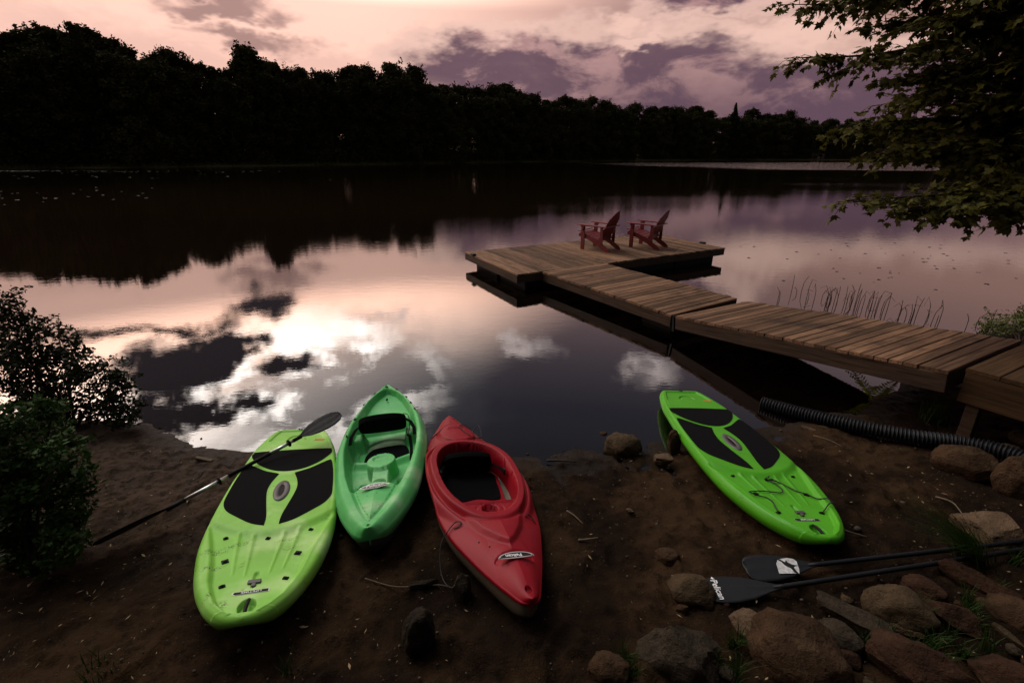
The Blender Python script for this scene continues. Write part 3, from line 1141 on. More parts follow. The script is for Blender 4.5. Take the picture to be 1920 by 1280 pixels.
def walkway(root, L, n, W, m, seed, beam=M['beam'], tall=.17, sgn=-1):
    lay_planks(root, (sgn * W / 2, .01, 0), n, (L - .02) / n, W, False, m, seed)
    for x0 in (sgn * .025, sgn * (W - .025)):
        q = MB()
        q.bar((x0, .02, -.036 - tall / 2 - .002), (x0, L - .02, -.036 - tall / 2 - .002), .045, tall)
        bevel(q.build('side_beam', beam, root))
    q = MB()
    q.bar((sgn * W / 2, .03, -.13), (sgn * W / 2, L - .03, -.13), .05, .14)
    q.build('joist', beam, root)
    for y0 in (.045, L - .045):
        q = MB()
        q.bar((sgn * .05, y0, -.125), (sgn * (W - .05), y0, -.125), .045, .15, )
        q.build('end_beam', beam, root)


walkway(WA, LA, 27, WW, M['wood'], 200)
q = MB()
q.box((-WW / 2, LA - .45, -.33), (WW - .4, .7, .22))
bevel(q.build('float_drum', M['float'], WA), .06, 3)
tag(WA, 'level outer section of the plank walkway joining the floating platform', 'walkway')

WB = empty('walkway_section')
B0, B1 = Vector((2.485, 6.825, 0)), Vector((4.05, 3.88, 0))
LB = (B1 - B0).length
WB.matrix_world = frame(B0, (B1 - B0), .362, (.80 - .362) / LB)
walkway(WB, LB, 27, WW - .03, M['wood'], 300, tall=.18)
for x0 in (-.03, -WW + .07):
    q = MB()
    q.bar((x0, -.028, -.26), (x0, -.028, -.02), .05, .035, (0, 1, 0))
    q.build('hinge_bracket', M['black_plastic'], WB)
tag(WB, 'sloping inner section of the plank walkway rising to the shore', 'walkway')

SL = empty('shore_landing')
C0 = B1 + (B1 - B0).normalized() * .03 + Vector((.11, .07, 0))
SL.matrix_world = frame(C0, (B1 - B0), .825, .04)
LC = 3.4
lay_planks(SL, (-.86, .0, 0), 14, LC / 14, 1.72, False, M['newer_wood'], 400)
for x0 in (-.02, -1.70):
    q = MB()
    q.bar((x0, .012, -.185), (x0, LC, -.185), .04, .29)
    bevel(q.build('side_beam', M['newer_wood'], SL))
q = MB()
q.bar((-.045, .02, -.185), (-1.675, .02, -.185), .04, .285)
bevel(q.build('end_beam', M['beam'], SL))
for x0 in (-.10, -1.62):
    for y0 in (.12, 1.7, 3.2):
        q = MB()
        q.bar((x0, y0, -.9), (x0, y0, -.045), .10, .10, (0, 1, 0))
        bevel(q.build('post', M['beam'], SL))
tag(SL, 'newer brown plank landing on posts at the shore end of the walkway', 'landing')


# ------------------------------------------------------------------ adirondack chairs
def slab(mb, pts, th, M4=None):
    """flat outline (x, y) thickened by th, then placed with M4"""
    n = len(pts)
    vs = [Vector((x, y, 0)) for x, y in pts] + [Vector((x, y, -th)) for x, y in pts]
    if M4 is not None:
        vs = [M4 @ v for v in vs]
    mb.add(vs, [tuple(range(n)), tuple(range(2 * n - 1, n - 1, -1))] + [(i, i + n, (i + 1) % n + n, (i + 1) % n) for i in range(n)])


def make_chair(x, y, z, face, label):
    root = empty('adirondack_chair')
    f = Vector((face[0], face[1], 0)).normalized()
    Mx = Matrix((f.cross(Vector((0, 0, 1))), f, Vector((0, 0, 1)))).transposed().to_4x4()
    Mx.translation = Vector((x, y, z))
    root.matrix_world = Mx @ Matrix.Scale(1.08, 4)
    mt = M['chair']
    for s in (-1, 1):
        # long side rail: seat support that runs down to the ground at the back
        q = MB()
        prof = [(.40, .30), (.40, .36), (.34, .40), (.10, .335), (-.18, .21), (-.40, .085), (-.46, .02), (-.44, .0), (-.33, .0), (-.12, .13), (.14, .24)]
        vs = [(s * .26 - .0125, a, b_) for a, b_ in prof] + [(s * .26 + .0125, a, b_) for a, b_ in prof]
        n = len(prof)
        q.add(vs, [tuple(range(n - 1, -1, -1)), tuple(range(n, 2 * n))] + [(i, (i + 1) % n, (i + 1) % n + n, i + n) for i in range(n)])
        bevel(q.build('side_rail', mt, root), .004)
        q = MB()
        q.bar((s * .287, .27, 0), (s * .287, .27, .555), .024, .10, (0, 1, 0))
        bevel(q.build('front_leg', mt, root), .004)
        q = MB()
        q.bar((s * .287, -.23, .155), (s * .287, -.23, .555), .024, .075, (0, 1, 0))
        bevel(q.build('rear_post', mt, root), .004)
        q = MB()
        out = [(-.06, -.34), (.02, -.34), (.035, -.1), (.07, .12), (.085, .30), (.06, .40), (0, .43), (-.05, .40), (-.065, .25)]
        T = Matrix.Translation((s * .30, 0, .582)) @ Matrix.Rotation(R(2.0), 4, 'X') @ Matrix.Diagonal((s, 1, 1, 1))
        slab(q, out if s > 0 else out[::-1], .024, T)
        bevel(q.build('armrest', mt, root), .004)
        q = MB()
        q.add([(s * .299, .215, .553), (s * .299, .325, .553), (s * .299, .27, .44), (s * .325, .215, .553), (s * .325, .325, .553), (s * .325, .27, .44)],
              [(0, 1, 2), (5, 4, 3), (0, 3, 4, 1), (1, 4, 5, 2), (2, 5, 3, 0)])
        q.build('arm_bracket', mt, root)
    for k in range(6):
        t = k / 5
        yy, zz = .385 - t * .50, .395 - t * .155 + (.02 if k == 0 else 0)
        q = MB()
        q.box((0, 0, 0), (.545, .092, .02))
        o = q.build('seat_slat', mt, root)
        o.location = (0, yy, zz + .012)
        o.rotation_euler = (R(17 + (-22 if k == 0 else 0)), 0, 0)
        bevel(o, .004)
    tilt = R(27)
    for k in range(7):
        xx = (k - 3) * .081
        h = .80 - .035 * abs(k - 3) ** 1.5
        q = MB()
        w = .0365
        top = [(w * math.cos(a), h - w + w * math.sin(a)) for a in np.linspace(0, math.pi, 7)]
        slab(q, [(-w * .85, 0), (w * .85, 0)] + top, .018)
        o = q.build('back_slat', mt, root)
        o.matrix_local = Matrix.Translation((xx, -.125, .205)) @ Matrix.Rotation(R(90) + tilt, 4, 'X') @ Matrix.Rotation((k - 3) * .028, 4, 'Z')
        bevel(o, .003)
    for zz, yy, w in ((.27, -.175, .56), (.555, -.335, .66)):
        q = MB()
        q.box((0, yy, zz), (w, .026, .075 if zz < .4 else .03), Matrix.Rotation(R(-10), 3, 'X'))
        bevel(q.build('back_brace', mt, root), .004)
    tag(root, label, 'chair', 'red chairs on the floating platform')
    return root


make_chair(2.25, 12.28, .366, (-.76, .65), 'dark red slatted lounge chair on the platform, left one nearer the platform middle')
make_chair(3.58, 12.60, .366, (-.78, .62), 'dark red slatted lounge chair on the platform, right one nearer its far end')


# ------------------------------------------------------------------ boards and kayaks
def pose(tail, side, along, up):
    Mx = Matrix((Vector(side), Vector(along), Vector(up))).transposed().to_4x4()
    Mx.translation = Vector(tail)
    return Mx


def smooth01(e0, e1, v):
    t = np.clip((v - e0) / (e1 - e0), 0, 1)
    return t * t * (3 - 2 * t)


def seg_dist(x, y, a, b_):
    ax, ay = a
    dx, dy = b_[0] - ax, b_[1] - ay
    t = np.clip(((x - ax) * dx + (y - ay) * dy) / (dx * dx + dy * dy), 0, 1)
    return np.hypot(x - ax - t * dx, y - ay - t * dy), t


def stations(n):
    """0..1, denser at both ends"""
    u = np.linspace(0, 1, n)
    return .12 * u + .88 * (.5 - .5 * np.cos(np.pi * u))


def craft_grid(L, tab, n, m, round_nose=False):
    s = stations(n)
    hw = np.interp(s, [a for a, _ in SMOOTH(tab)], [b_ for _, b_ in SMOOTH(tab)])
    if round_nose:
        hw = np.where(s > .972, .560 * np.sqrt(np.maximum((1 - s) * L, 0)) * np.interp(s, [.972, 1], [1, .97]), hw)
    t = np.linspace(-1, 1, m)
    t = t * (1 - .10 * (1 - np.abs(t))) / 1.0
    X = hw[:, None] * t[None, :]
    Y = np.repeat((s * L)[:, None], m, 1)
    return s, hw, t, X, Y


def SMOOTH(tab):
    p = spline(tab, 6)
    return sorted(p)


def grid_faces(n, m, flip=False):
    idx = np.arange(n * m).reshape(n, m)
    q = np.stack([idx[:-1, :-1], idx[:-1, 1:], idx[1:, 1:], idx[1:, :-1]], -1).reshape(-1, 4)
    return q[:, ::-1] if flip else q


def deck_mesh(name, X, Y, Z):
    n, m = X.shape
    return fast_mesh(name, np.stack([X, Y, Z], -1).reshape(-1, 3), grid_faces(n, m))


def hull_mesh(name, Y, hw, rim_z, prof, depth, end0=True, end1=True, power=None):
    """prof: list of (fraction of half width, outward push, fraction of depth) from the rim to the keel"""
    n = len(hw)
    k = len(prof)
    full = [(-a, -b_, c) for a, b_, c in prof] + [(a, b_, c) for a, b_, c in prof[::-1][1:]]
    kk = len(full)
    co = np.zeros((n, kk, 3))
    for j, (a, p, c) in enumerate(full):
        co[:, j, 0] = hw * a + p * np.clip(hw / .15, 0, 1)
        co[:, j, 1] = Y
        co[:, j, 2] = rim_z - depth * c
    f = grid_faces(n, kk, True)
    me = fast_mesh(name, co.reshape(-1, 3), f)
    return me


SUP_L = 2.48
SUP_TAB = [(0, .195), (.012, .222), (.06, .266), (.15, .318), (.2, .335), (.3, .358), (.4, .380), (.5, .389), (.6, .391), (.68, .384), (.74, .368),
           (.80, .338), (.85, .305), (.90, .258), (.94, .206), (.965, .160), (.98, .122), (.99, .086), (.996, .054), (1, .010)]


def sup_deck_z(X, Y, hw, dh=0.0):
    ax = np.abs(X)
    z = np.zeros_like(X)
    # foredeck tray: lower than the standing area, bounded by a soft rail
    step = 1.735 - 1.35 * ax * ax
    wi = np.interp(Y, [1.45, 1.61, 1.73, 1.95, 2.15, 2.25, 2.33, 2.40, 2.432], [.40, .365, .325, .262, .222, .186, .150, .092, .05])
    tray = smooth01(-.045, .04, Y - step) * smooth01(.014, -.016, ax - wi) * smooth01(2.438, 2.412, Y)
    z -= .024 * tray
    # rail bead just outside the tray
    z += .005 * np.exp(-((ax - wi - .018) / .012) ** 2) * smooth01(1.66, 1.8, Y) * (Y < 2.44)
    # stiffening ribs that taper towards the nose
    for s in (-1, 1):
        for a, b_ in (((.180, 1.70), (.131, 2.08)), ((.090, 1.735), (.063, 2.10))):
            d, t = seg_dist(X, Y, (s * a[0], a[1]), (s * b_[0], b_[1]))
            w = .0135 * (1 - .65 * t)
            z += .011 * (1 - .5 * t) * np.exp(-(d / w) ** 2)
    # bow handle pocket, leash groove
    e = ((X / .042) ** 2 + ((Y - 2.366) / .058) ** 2)
    z -= .034 * smooth01(1.12, .80, e)
    d, t = seg_dist(X, Y, (0, 2.10), (0, 2.205))
    z -= .014 * smooth01(.016, .007, d)
    # tail: a shallow tray with a step and an arched grip
    wt = hw - .055
    tail = smooth01(.285, .265, Y) * smooth01(.0, -.012, ax - wt) * smooth01(.035, .06, Y)
    z -= .012 * tail
    arc = np.abs(np.hypot(X, (Y - .225)) - .075)
    z -= .012 * smooth01(.012, .004, arc) * (Y < .235)
    # fine line along the rail beside the pads
    z -= .004 * np.exp(-((ax - (hw - .038)) / .006) ** 2) * smooth01(.28, .34, Y) * smooth01(1.62, 1.5, Y)
    # edge rolls over
    r = .036
    dist = np.minimum((hw - ax) / np.sqrt(1 + dh * dh), Y * 1.3 + .004)
    q = np.clip((r - dist) / r, 0, 1)
    z -= r * (1 - np.sqrt(np.clip(1 - (q * .97) ** 2, 0, 1)))
    # nose and tail rocker
    z += .05 * np.clip((Y - 1.75) / .73, 0, 1) ** 2 * .35
    return z


def paddle_board(Mx, mat, label, mirror_cord=False, sticker=False):
    root = empty('paddle_board')
    root.matrix_world = Mx
    s, hw, t, X, Y = craft_grid(SUP_L, SUP_TAB, 320, 97, True)
    dh = np.gradient(hw, s * SUP_L)
    Z = sup_deck_z(X, Y, hw[:, None], np.clip(dh, -60, 60)[:, None])
    n, m = X.shape
    # one closed shell: deck, rails, bottom
    dep = .135 - .035 * np.clip((s - .75) / .25, 0, 1) ** 2 - .03 * np.clip((.12 - s) / .12, 0, 1) - .055 * np.clip((s - .95) / .05, 0, 1) ** 2.5
    prof = [(1.0, .006, .12), (1.0, .010, .30), (.995, .006, .5), (.97, .0, .72), (.90, 0, .90), (.72, 0, 1.0), (.35, 0, 1.03), (0, 0, 1.04)]
    full = prof + [(-a, -b_, c) for a, b_, c in prof[::-1][1:]]
    kk = len(full)
    co = np.zeros((n, m + kk, 3))
    co[:, :m] = np.stack([X, Y, Z], -1)
    rim = Z[:, -1]
    for j, (a, p, c) in enumerate(full):
        co[:, m + j, 0] = hw * a + p * np.clip(hw / .15, 0, 1)
        co[:, m + j, 1] = 1.2 + (Y[:, 0] - 1.2) * (1 - .045 * (1 - abs(a)))
        co[:, m + j, 2] = rim - (dep - .02) * c
    N = m + kk
    idx = np.arange(n * N).reshape(n, N)
    nx_ = np.roll(idx, -1, 1)
    q = np.stack([idx[:-1], nx_[:-1], nx_[1:], idx[1:]], -1).reshape(-1, 4)
    me = fast_mesh('body', co.reshape(-1, 3), q)
    bm = bmesh.new()
    bm.from_mesh(me)
    bm.verts.ensure_lookup_table()
    for i in (0, n - 1):
        vs = [bm.verts[i * N + j] for j in range(N)]
        try:
            f = bm.faces.new(vs if i else vs[::-1])
        except ValueError:
            pass
    bmesh.ops.recalc_face_normals(bm, faces=bm.faces)
    bm.to_mesh(me)
    bm.free()
    body = obj('body', me, mat, root)

    def pad(out, nm='deck_pad'):
        me = prism(closed_spline(out, 5), .0005, .0045)
        return obj(nm, me, M['foam'], root, False)
    pad([(.312, .53), (.30, .508), (.15, .498), (0, .495), (-.15, .498), (-.30, .508), (-.312, .53), (-.315, .595), (-.243, .736), (-.125, .853), (0, .892),
         (.125, .853), (.243, .736), (.315, .595)])
    side = [(.306, .742), (.24, .800), (.16, .875), (.068, .928), (.062, .950), (.088, 1.05), (.101, 1.16), (.092, 1.27), (.066, 1.43), (.048, 1.54), (.045, 1.635),
            (.055, 1.642), (.135, 1.602), (.234, 1.510), (.312, 1.425), (.351, 1.33), (.357, 1.2), (.348, .95), (.328, .765)]
    pad(side)
    pad([(-x, y) for x, y in side[::-1]])
    # centre carry handle: grey ring with a dark slot
    mb = MB()
    ring = 40
    vs, fs = [], []
    for k in range(ring):
        a = 2 * math.pi * k / ring
        c, sn = math.cos(a), math.sin(a)
        for (rx, ry, zz) in ((.056, .148, .0005), (.054, .146, .006), (.020, .086, .007), (.017, .082, .0008)):
            vs.append((c * rx, 1.205 + sn * ry, zz))
    for k in range(ring):
        k2 = (k + 1) % ring
        for j in range(3):
            fs.append((k * 4 + j, k2 * 4 + j, k2 * 4 + j + 1, k * 4 + j + 1))
    mb.add(vs, fs)
    hd = mb.build('carry_handle', M['grey_plastic'], root, True)
    sl = MB()
    sl.add([(.0175 * math.cos(a), 1.205 + .083 * math.sin(a), .0012) for a in np.linspace(0, 2 * math.pi, 32, endpoint=False)], [tuple(range(32))])
    obj('handle_slot', sl.mesh('handle_slot'), M['black_plastic'], hd)

    def zat(x, y):
        return float(sup_deck_z(np.array([[x]], float), np.array([[y]], float), np.array([[np.interp(y / SUP_L, [a for a, _ in SUP_TAB], [b_ for _, b_ in SUP_TAB])]]))[0, 0])

    def lug(x, y, w, l, h, rz=0.0, nm='bungee_lug'):
        b_ = MB()
        b_.box((0, 0, h / 2), (w, l, h))
        b_.box((0, l * .1, h + .004), (w * .55, l * .5, .008))
        o = b_.build(nm, M['black_plastic'], root)
        o.location = (x, y, zat(x, y) - .002)
        o.rotation_euler = (0, 0, rz)
        bevel(o, .004)
        return o
    for x, y, w, l in ((.248, 1.716, .03, .024), (-.248, 1.716, .03, .024), (0, 1.765, .028, .026), (.196, 1.954, .038, .036), (-.196, 1.954, .038, .036),
                       (.158, 2.178, .034, .024), (-.158, 2.178, .034, .024)):
        lug(x, y, w, l, .008, .35 * (1 if x > 0 else -1))
    kk_ = MB()
    kk_.bar((-.034, 2.176, .006), (.034, 2.176, .006), .03, .010)
    kk_.box((0, 2.188, .004), (.024, .05, .010))
    o = kk_.build('leash_bar', M['grey_plastic'], root)
    o.location.z = zat(.05, 2.176)
    bevel(o, .004)
    # name plate
    zl = zat(.05, 2.255) + .0008
    pl = MB()
    slab(pl, [(-.087, -.0115), (.087, -.0115), (.095, .0), (.080, .0115), (-.087, .0115)], .002)
    o = pl.build('name_plate', M['silver'], root)
    o.location = (0, 2.256, zl + .002)
    p2 = MB()
    slab(p2, [(-.083, -.0092), (.083, -.0092), (.089, .0), (.077, .0092), (-.083, .0092)], .001)
    o2 = p2.build('plate_field', M['black_plastic'], o)
    o2.location = (0, 0, .0012)
    tx = obj('lettering', text_mesh('LIFETIME', .0235, .0004, .0003), M['white_print'], o, False)
    tx.location = (0, 0, .0018)
    tx.scale = (1.12, .72, 1)
    # bow handle: black strap over the pocket
    hp = MB()
    zz = zat(.06, 2.375)
    hp.tube([(0, 2.312, zz - .004), (0, 2.335, zz + .006), (0, 2.375, zz + .010), (0, 2.415, zz + .006), (0, 2.440, zz - .002)], .0095, 8)
    hp.build('bow_handle', M['black_plastic'], root, True)
    bx = MB()
    bx.tube([(.008, .03, zat(0, .06)), (.008, .03, zat(0, .06) + .022)], .006, 8)
    bx.box((-.012, .03, zat(0, .06) + .006), (.022, .018, .014))
    bx.build('drain_plug', M['black_plastic'], root)
    st = MB()
    slab(st, [(-.24, .285), (-.155, .275), (-.15, .305), (-.225, .318)], .001)
    o = st.build('warning_sticker', M['orange'], root)
    o.location.z = zat(-.19, .30) + .0018
    if mirror_cord:
        def cord(path, nm):
            pts = [(x, y, zat(x, y) + h) for x, y, h in path]
            c = MB()
            c.tube(spline(pts, 6), .0042, 6)
            return c.build(nm, M['cord'], root, True)
        cord([(0, 1.775, .014), (-.035, 1.84, .010), (-.034, 1.915, .014), (0, 1.945, .010), (.07, 1.94, .008), (.16, 1.932, .012), (.235, 1.945, .016), (.252, 1.965, .020),
              (.205, 1.984, .012), (.15, 2.003, .008), (.134, 2.06, .008), (.146, 2.12, .008), (.160, 2.174, .012)], 'bungee_cord')
        cord([(-.01, 1.78, .014), (-.06, 1.80, .012), (-.11, 1.87, .010), (-.14, 1.925, .010), (-.19, 1.965, .014), (-.235, 2.02, .012), (-.275, 2.065, .020), (-.30, 2.10, .018),
              (-.285, 2.125, .030), (-.24, 2.13, .022), (-.20, 2.15, .014), (-.165, 2.178, .012)], 'bungee_cord')
        kn = MB()
        rk = random.Random(3)
        for _ in range(5):
            a = Vector((rk.uniform(-.035, .035), 1.772 + rk.uniform(-.02, .02), zat(0, 1.77) + rk.uniform(.006, .016)))
            b_ = a + Vector((rk.uniform(-.04, .04), rk.uniform(-.03, .03), rk.uniform(0, .022)))
            kn.tube([a, a.lerp(b_, .5) + Vector((0, 0, .008)), b_], .0042, 6)
        kn.build('cord_knot', M['cord'], root, True)
    tag(root, label, 'paddle board', 'lime paddle boards pulled onto the beach')
    return root


paddle_board(pose((-2.085, 3.987, .14), (-.951, -.284, .121), (.300, -.943, .146), (.072, .175, .982)), M['lime'],
             'scuffed lime green paddle board on the left with a kayak paddle across its tail')
paddle_board(pose((1.915, 4.781, .15), (-.998, -.044, .052), (.048, -.995, .085), (.048, .087, .995)), M['lime_clean_dimmed'],
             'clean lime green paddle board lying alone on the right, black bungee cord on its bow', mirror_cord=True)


# ------------------------------------------------------------------ sit-on-top kayak (mint green)
SOT_L = 2.54
SOT_TAB = [(0, .006), (.003, .03), (.012, .058), (.04, .112), (.11, .205), (.21, .296), (.32, .356), (.42, .380), (.5, .382), (.6, .362), (.7, .330), (.78, .290), (.86, .226), (.93, .150),
           (.97, .100), (.985, .072), (.995, .045), (1, .006)]
SOT_WI = ([.0, .09, .18, .30, .40, .56, .74, .82, 1.03, 1.10, 1.30, 1.40, 1.55, 1.75, 1.96, 2.10, 2.25, 2.38, 2.44, 2.54],
          [.0, .03, .105, .172, .205, .250, .276, .290, .302, .306, .302, .294, .272, .238, .180, .140, .092, .040, .0, -.02])


def sot_z(X, Y, hw):
    ax = np.abs(X)
    wi = np.interp(Y, *SOT_WI)
    inner = smooth01(.012, -.026, ax - wi) * smooth01(.06, .12, Y)
    z = np.full_like(X, -.20)
    # stern well floor is higher, slopes up to the tip
    z = np.maximum(z, -.085 + .02 * smooth01(.5, .2, Y) - .2 * smooth01(.60, .86, Y))
    # side benches beside the seat
    bench = smooth01(.16, .21, ax) * smooth01(.74, .86, Y) * smooth01(1.06, .98, Y)
    z = np.maximum(z, -.22 + .13 * bench)
    # seat well
    seat = smooth01(1.12, .92, (X / .235) ** 2 + ((Y - 1.10) / .25) ** 2)
    z -= .025 * seat
    # leg floor in front of the seat: raised lip, then flat
    lip = 1.345 - .35 * ax
    z += .05 * np.exp(-((Y - lip - .03) / .045) ** 2) * smooth01(.27, .24, ax)
    # console between the legs
    con = smooth01(1.10, .86, (X / .125) ** 2 + ((Y - 1.475) / .125) ** 2)
    z = np.maximum(z, -.215 + .150 * con)
    stem = smooth01(.082, .060, ax) * smooth01(1.40, 1.50, Y) * smooth01(1.95, 1.93, Y)
    z = np.maximum(z, -.215 + .118 * stem)
    z -= .012 * smooth01(1.0, .7, (X / .075) ** 2 + ((Y - 1.44) / .045) ** 2)
    cup = smooth01(1.05, .75, (X / .056) ** 2 + ((Y - 1.79) / .075) ** 2)
    z -= .06 * cup * smooth01(1.70, 1.76, Y)
    # scuppers
    for sx in (-1, 1):
        z -= .05 * smooth01(1.1, .7, ((X - sx * .150) / .036) ** 2 + ((Y - 1.617) / .022) ** 2)
    # foot wells with stepped braces on both sides
    fw = smooth01(.100, .125, ax) * smooth01(1.60, 1.66, Y)
    z -= .035 * fw
    ph = (Y + ax * .55 - 1.66) / .085
    saw = (ph - np.floor(ph))
    z += fw * .030 * smooth01(.15, .19, ax) * (1 - smooth01(.0, .35, saw)) * (ph > 0) * (ph < 4.2)
    z += fw * .05 * smooth01(.13, .25, ax) * 1.0
    # bow deck plate
    edge = 1.90 + 2.3 * X * X
    plate = smooth01(-.004, .022, Y - edge)
    crown = -.020 + .030 * np.clip(1 - ax / np.maximum(wi, .02), 0, 1)
    z = z * (1 - plate) + crown * plate
    z -= .008 * plate * smooth01(.030, .005, np.abs(ax - wi + .012))
    # gunwale
    rimw = np.maximum(hw - wi, .01)
    q = np.clip((ax - wi) / rimw, 0, 1)
    gun = .006 * np.sin(np.clip(q, 0, 1) * math.pi) - .055 * np.clip((q - .42) / .58, 0, 1) ** 2
    z = z * inner + gun * (1 - inner)
    # sheer: both ends sweep up
    z += .055 * np.clip((Y - 1.9) / .64, 0, 1) ** 2 + .06 * np.clip((.6 - Y) / .6, 0, 1) ** 2
    return z


def strap(mb, pts, w, th=.003):
    pts = [Vector(p) for p in pts]
    for a, b_ in zip(pts, pts[1:]):
        mb.bar(a, b_, w, th)


def cushion(name, outline, z0, z1, m, parent, Mx=None):
    me = prism(closed_spline(outline, 5), z0, z1)
    o = obj(name, me, m, parent, True)
    if Mx is not None:
        o.matrix_local = Mx
    md = o.modifiers.new('bevel', 'BEVEL')
    md.width = min(.016, (z1 - z0) * .48)
    md.segments = 3
    md.limit_method = 'ANGLE'
    md.angle_limit = R(50)
    return o


def badge(root, loc, rot, w, h, text, size=.03):
    """lens shaped badge: silver rim, dark field, white lettering"""
    out = [(w * x, h * .62 * (1 - x * x)) for x in np.linspace(1, -1, 17)] + [(w * x, -h * .38 * (1 - x * x)) for x in np.linspace(-1, 1, 17)[1:-1]]
    o = obj('badge', prism(out, 0, .003), M['silver'], root, False)
    o.location = loc
    o.rotation_euler = rot
    obj('badge_field', prism([(x * .88, y * .80) for x, y in out], .003, .0036), M['grey_plastic'], o, False)
    t = obj('lettering', text_mesh(text, size, .0004, .0006, .15), M['white_print'], o, False)
    t.location = (0, h * .12, .0042)
    return o


def make_sot():
    root = empty('sit_on_top_kayak')
    root.matrix_world = pose((-1.417, 4.767, .16), (-.975, -.211, -.069), (.203, -.974, .102), (-.089, .086, .992))
    s, hw, t, X, Y = craft_grid(SOT_L, SOT_TAB, 300, 141)
    Z = sot_z(X, Y, hw[:, None])
    obj('deck', deck_mesh('deck', X, Y, Z), M['mint'], root)
    rim = Z[:, -1]
    dep = .245 - .02 * np.clip((.15 - s) / .15, 0, 1) - .05 * np.clip((s - .8) / .2, 0, 1) - .125 * np.clip((s - .93) / .07, 0, 1) ** 1.8
    side = [(1.0, 0, 0.0), (1.0, .012, .08), (.995, .014, .2), (.965, .008, .34), (.92, .0, .45)]
    hull = [(.92, .0, .45), (.86, 0, .56), (.70, 0, .80), (.45, 0, .95), (.22, 0, 1.0), (0, 0, 1.05)]
    n = len(hw)
    for nm, prof, m in (('side', side, M['mint']),):
        for sg in (-1, 1):
            co = np.zeros((n, len(prof), 3))
            for j, (a, p, c) in enumerate(prof):
                co[:, j] = np.stack([sg * (hw * a + p * np.clip(hw / .15, 0, 1)), Y[:, 0], rim - dep * c], -1)
            obj('side', fast_mesh('side', co.reshape(-1, 3), grid_faces(n, len(prof), sg < 0)), m, root)
    obj('hull', hull_mesh('hull', Y[:, 0], hw, rim, hull, dep), M['grey_hull'], root)
    # blunt ends
    for i, nm in ((0, 'stern_cap'), (n - 1, 'bow_cap')):
        full = [(-a, -p, c) for a, p, c in side + hull[1:]] + [(a, p, c) for a, p, c in (side + hull[1:])[::-1][1:]]
        vs = [(hw[i] * a + p * min(1, hw[i] / .15), Y[i, 0], rim[i] - dep[i] * c) for a, p, c in full]
        vs += [tuple(p) for p in np.stack([X[i], Y[i], Z[i]], -1)[::-1][1:-1]]
        c_ = MB()
        c_.add(vs, [tuple(range(len(vs)))])
        c_.build(nm, M['mint'], root)

    def zat(x, y):
        h = np.interp(y / SOT_L, [a for a, _ in SOT_TAB], [b_ for _, b_ in SOT_TAB])
        return float(sot_z(np.array([[x]], float), np.array([[y]], float), np.array([[h]]))[0, 0])
    zs = zat(0, 1.1)
    cushion('seat_pad', [(.175, 1.285), (.165, 1.12), (.09, 1.03), (-.06, 1.025), (-.17, 1.05), (-.215, 1.16), (-.205, 1.275), (-.13, 1.315), (-.05, 1.29), (.03, 1.305), (.11, 1.33)],
            zs + .004, zs + .034, M['black_cloth'], root)
    back = [(.205, -.105), (.222, .0), (.205, .095), (.12, .145), (0, .158), (-.12, .145), (-.205, .095), (-.222, 0), (-.205, -.105), (-.12, -.13), (0, -.135), (.12, -.13)]
    Mb = Matrix.Translation((.01, .86, -.015)) @ Matrix.Rotation(R(50), 4, 'X') @ Matrix.Rotation(R(6), 4, 'Z')
    cushion('backrest', back, -.028, .028, M['black_cloth'], root, Mb)
    for sgn in (1, -1):
        q = MB()
        strap(q, [(sgn * .205, .86, .0), (sgn * .255, .93, -.005), (sgn * .285, 1.04, -.02), (sgn * .288, 1.14, -.045)], .03, .004)
        q.build('seat_strap', M['black_cloth'], root)
    q = MB()
    strap(q, [(-.225, 1.15, -.03), (-.245, 1.17, -.04), (-.252, 1.28, -.095), (-.250, 1.36, -.105), (-.245, 1.46, -.125)], .028, .004)
    q.build('seat_strap', M['black_cloth'], root)
    q = MB()
    q.tube(spline([(-.19, .80, .03), (-.235, .83, .02), (-.245, .93, -.03), (-.232, 1.05, -.06), (-.225, 1.13, -.04)], 5), .004, 6)
    q.build('seat_cord', M['cord'], root, True)
    # deck line pad eyes along the gunwale
    for x, y in ((.318, 1.057), (.283, .701), (.222, .362), (.122, .152), (0, .052), (-.108, .137), (-.212, .34), (-.262, .513), (-.300, .679)):
        q = MB()
        q.box((0, 0, .004), (.030, .012, .008))
        q.tube([(-.010, 0, .006), (-.006, 0, .016), (.006, 0, .016), (.010, 0, .006)], .003, 6)
        o = q.build('pad_eye', M['black_plastic'], root)
        o.location = (x, y, zat(x, y))
        o.rotation_euler = (0, 0, math.atan2(y - .9, x) + 1.4)
    q = MB()
    q.tube([(0, .235, -.02), (0, .250, -.022)], .012, 10)
    q.build('drain_plug', M['black_plastic'], root)
    q = MB()
    for x, y in [(sg * (np.interp(yy, *SOT_WI) - .034), yy) for yy in (2.00, 2.05, 2.10, 2.16, 2.22, 2.28, 2.34) for sg in (-1, 1)] + [(0, 2.44), (.05, 2.09), (-.02, 2.085), (.015, 2.0), (.07, 1.93), (-.09, 1.935), (.13, 1.965), (-.14, 1.97)]:
        z = zat(x, y)
        q.add([(x + .0045 * math.cos(a), y + .0045 * math.sin(a), z + .0012) for a in np.linspace(0, 6.28, 8, endpoint=False)], [tuple(range(8))])
    o = q.build('deck_dimples', M['black_plastic'], root)
    o['kind'] = 'stuff'
    z = zat(0, 2.005)
    # the badge faces the bow: its top points to the stern
    o = badge(root, (0, 2.005, z + .006), (R(-1), 0, math.pi), .112, .066, 'Pelican', size=.046)
    q = MB()
    ring = [(0, 2.50, zat(0, 2.5) + .004)]
    q.tube([(-.0, 2.503, zat(0, 2.5) - .004), (0, 2.503, zat(0, 2.5) + .006)], [.017, .015], 14)
    e = q.build('bow_eye', M['mint'], root, True)
    q = MB()
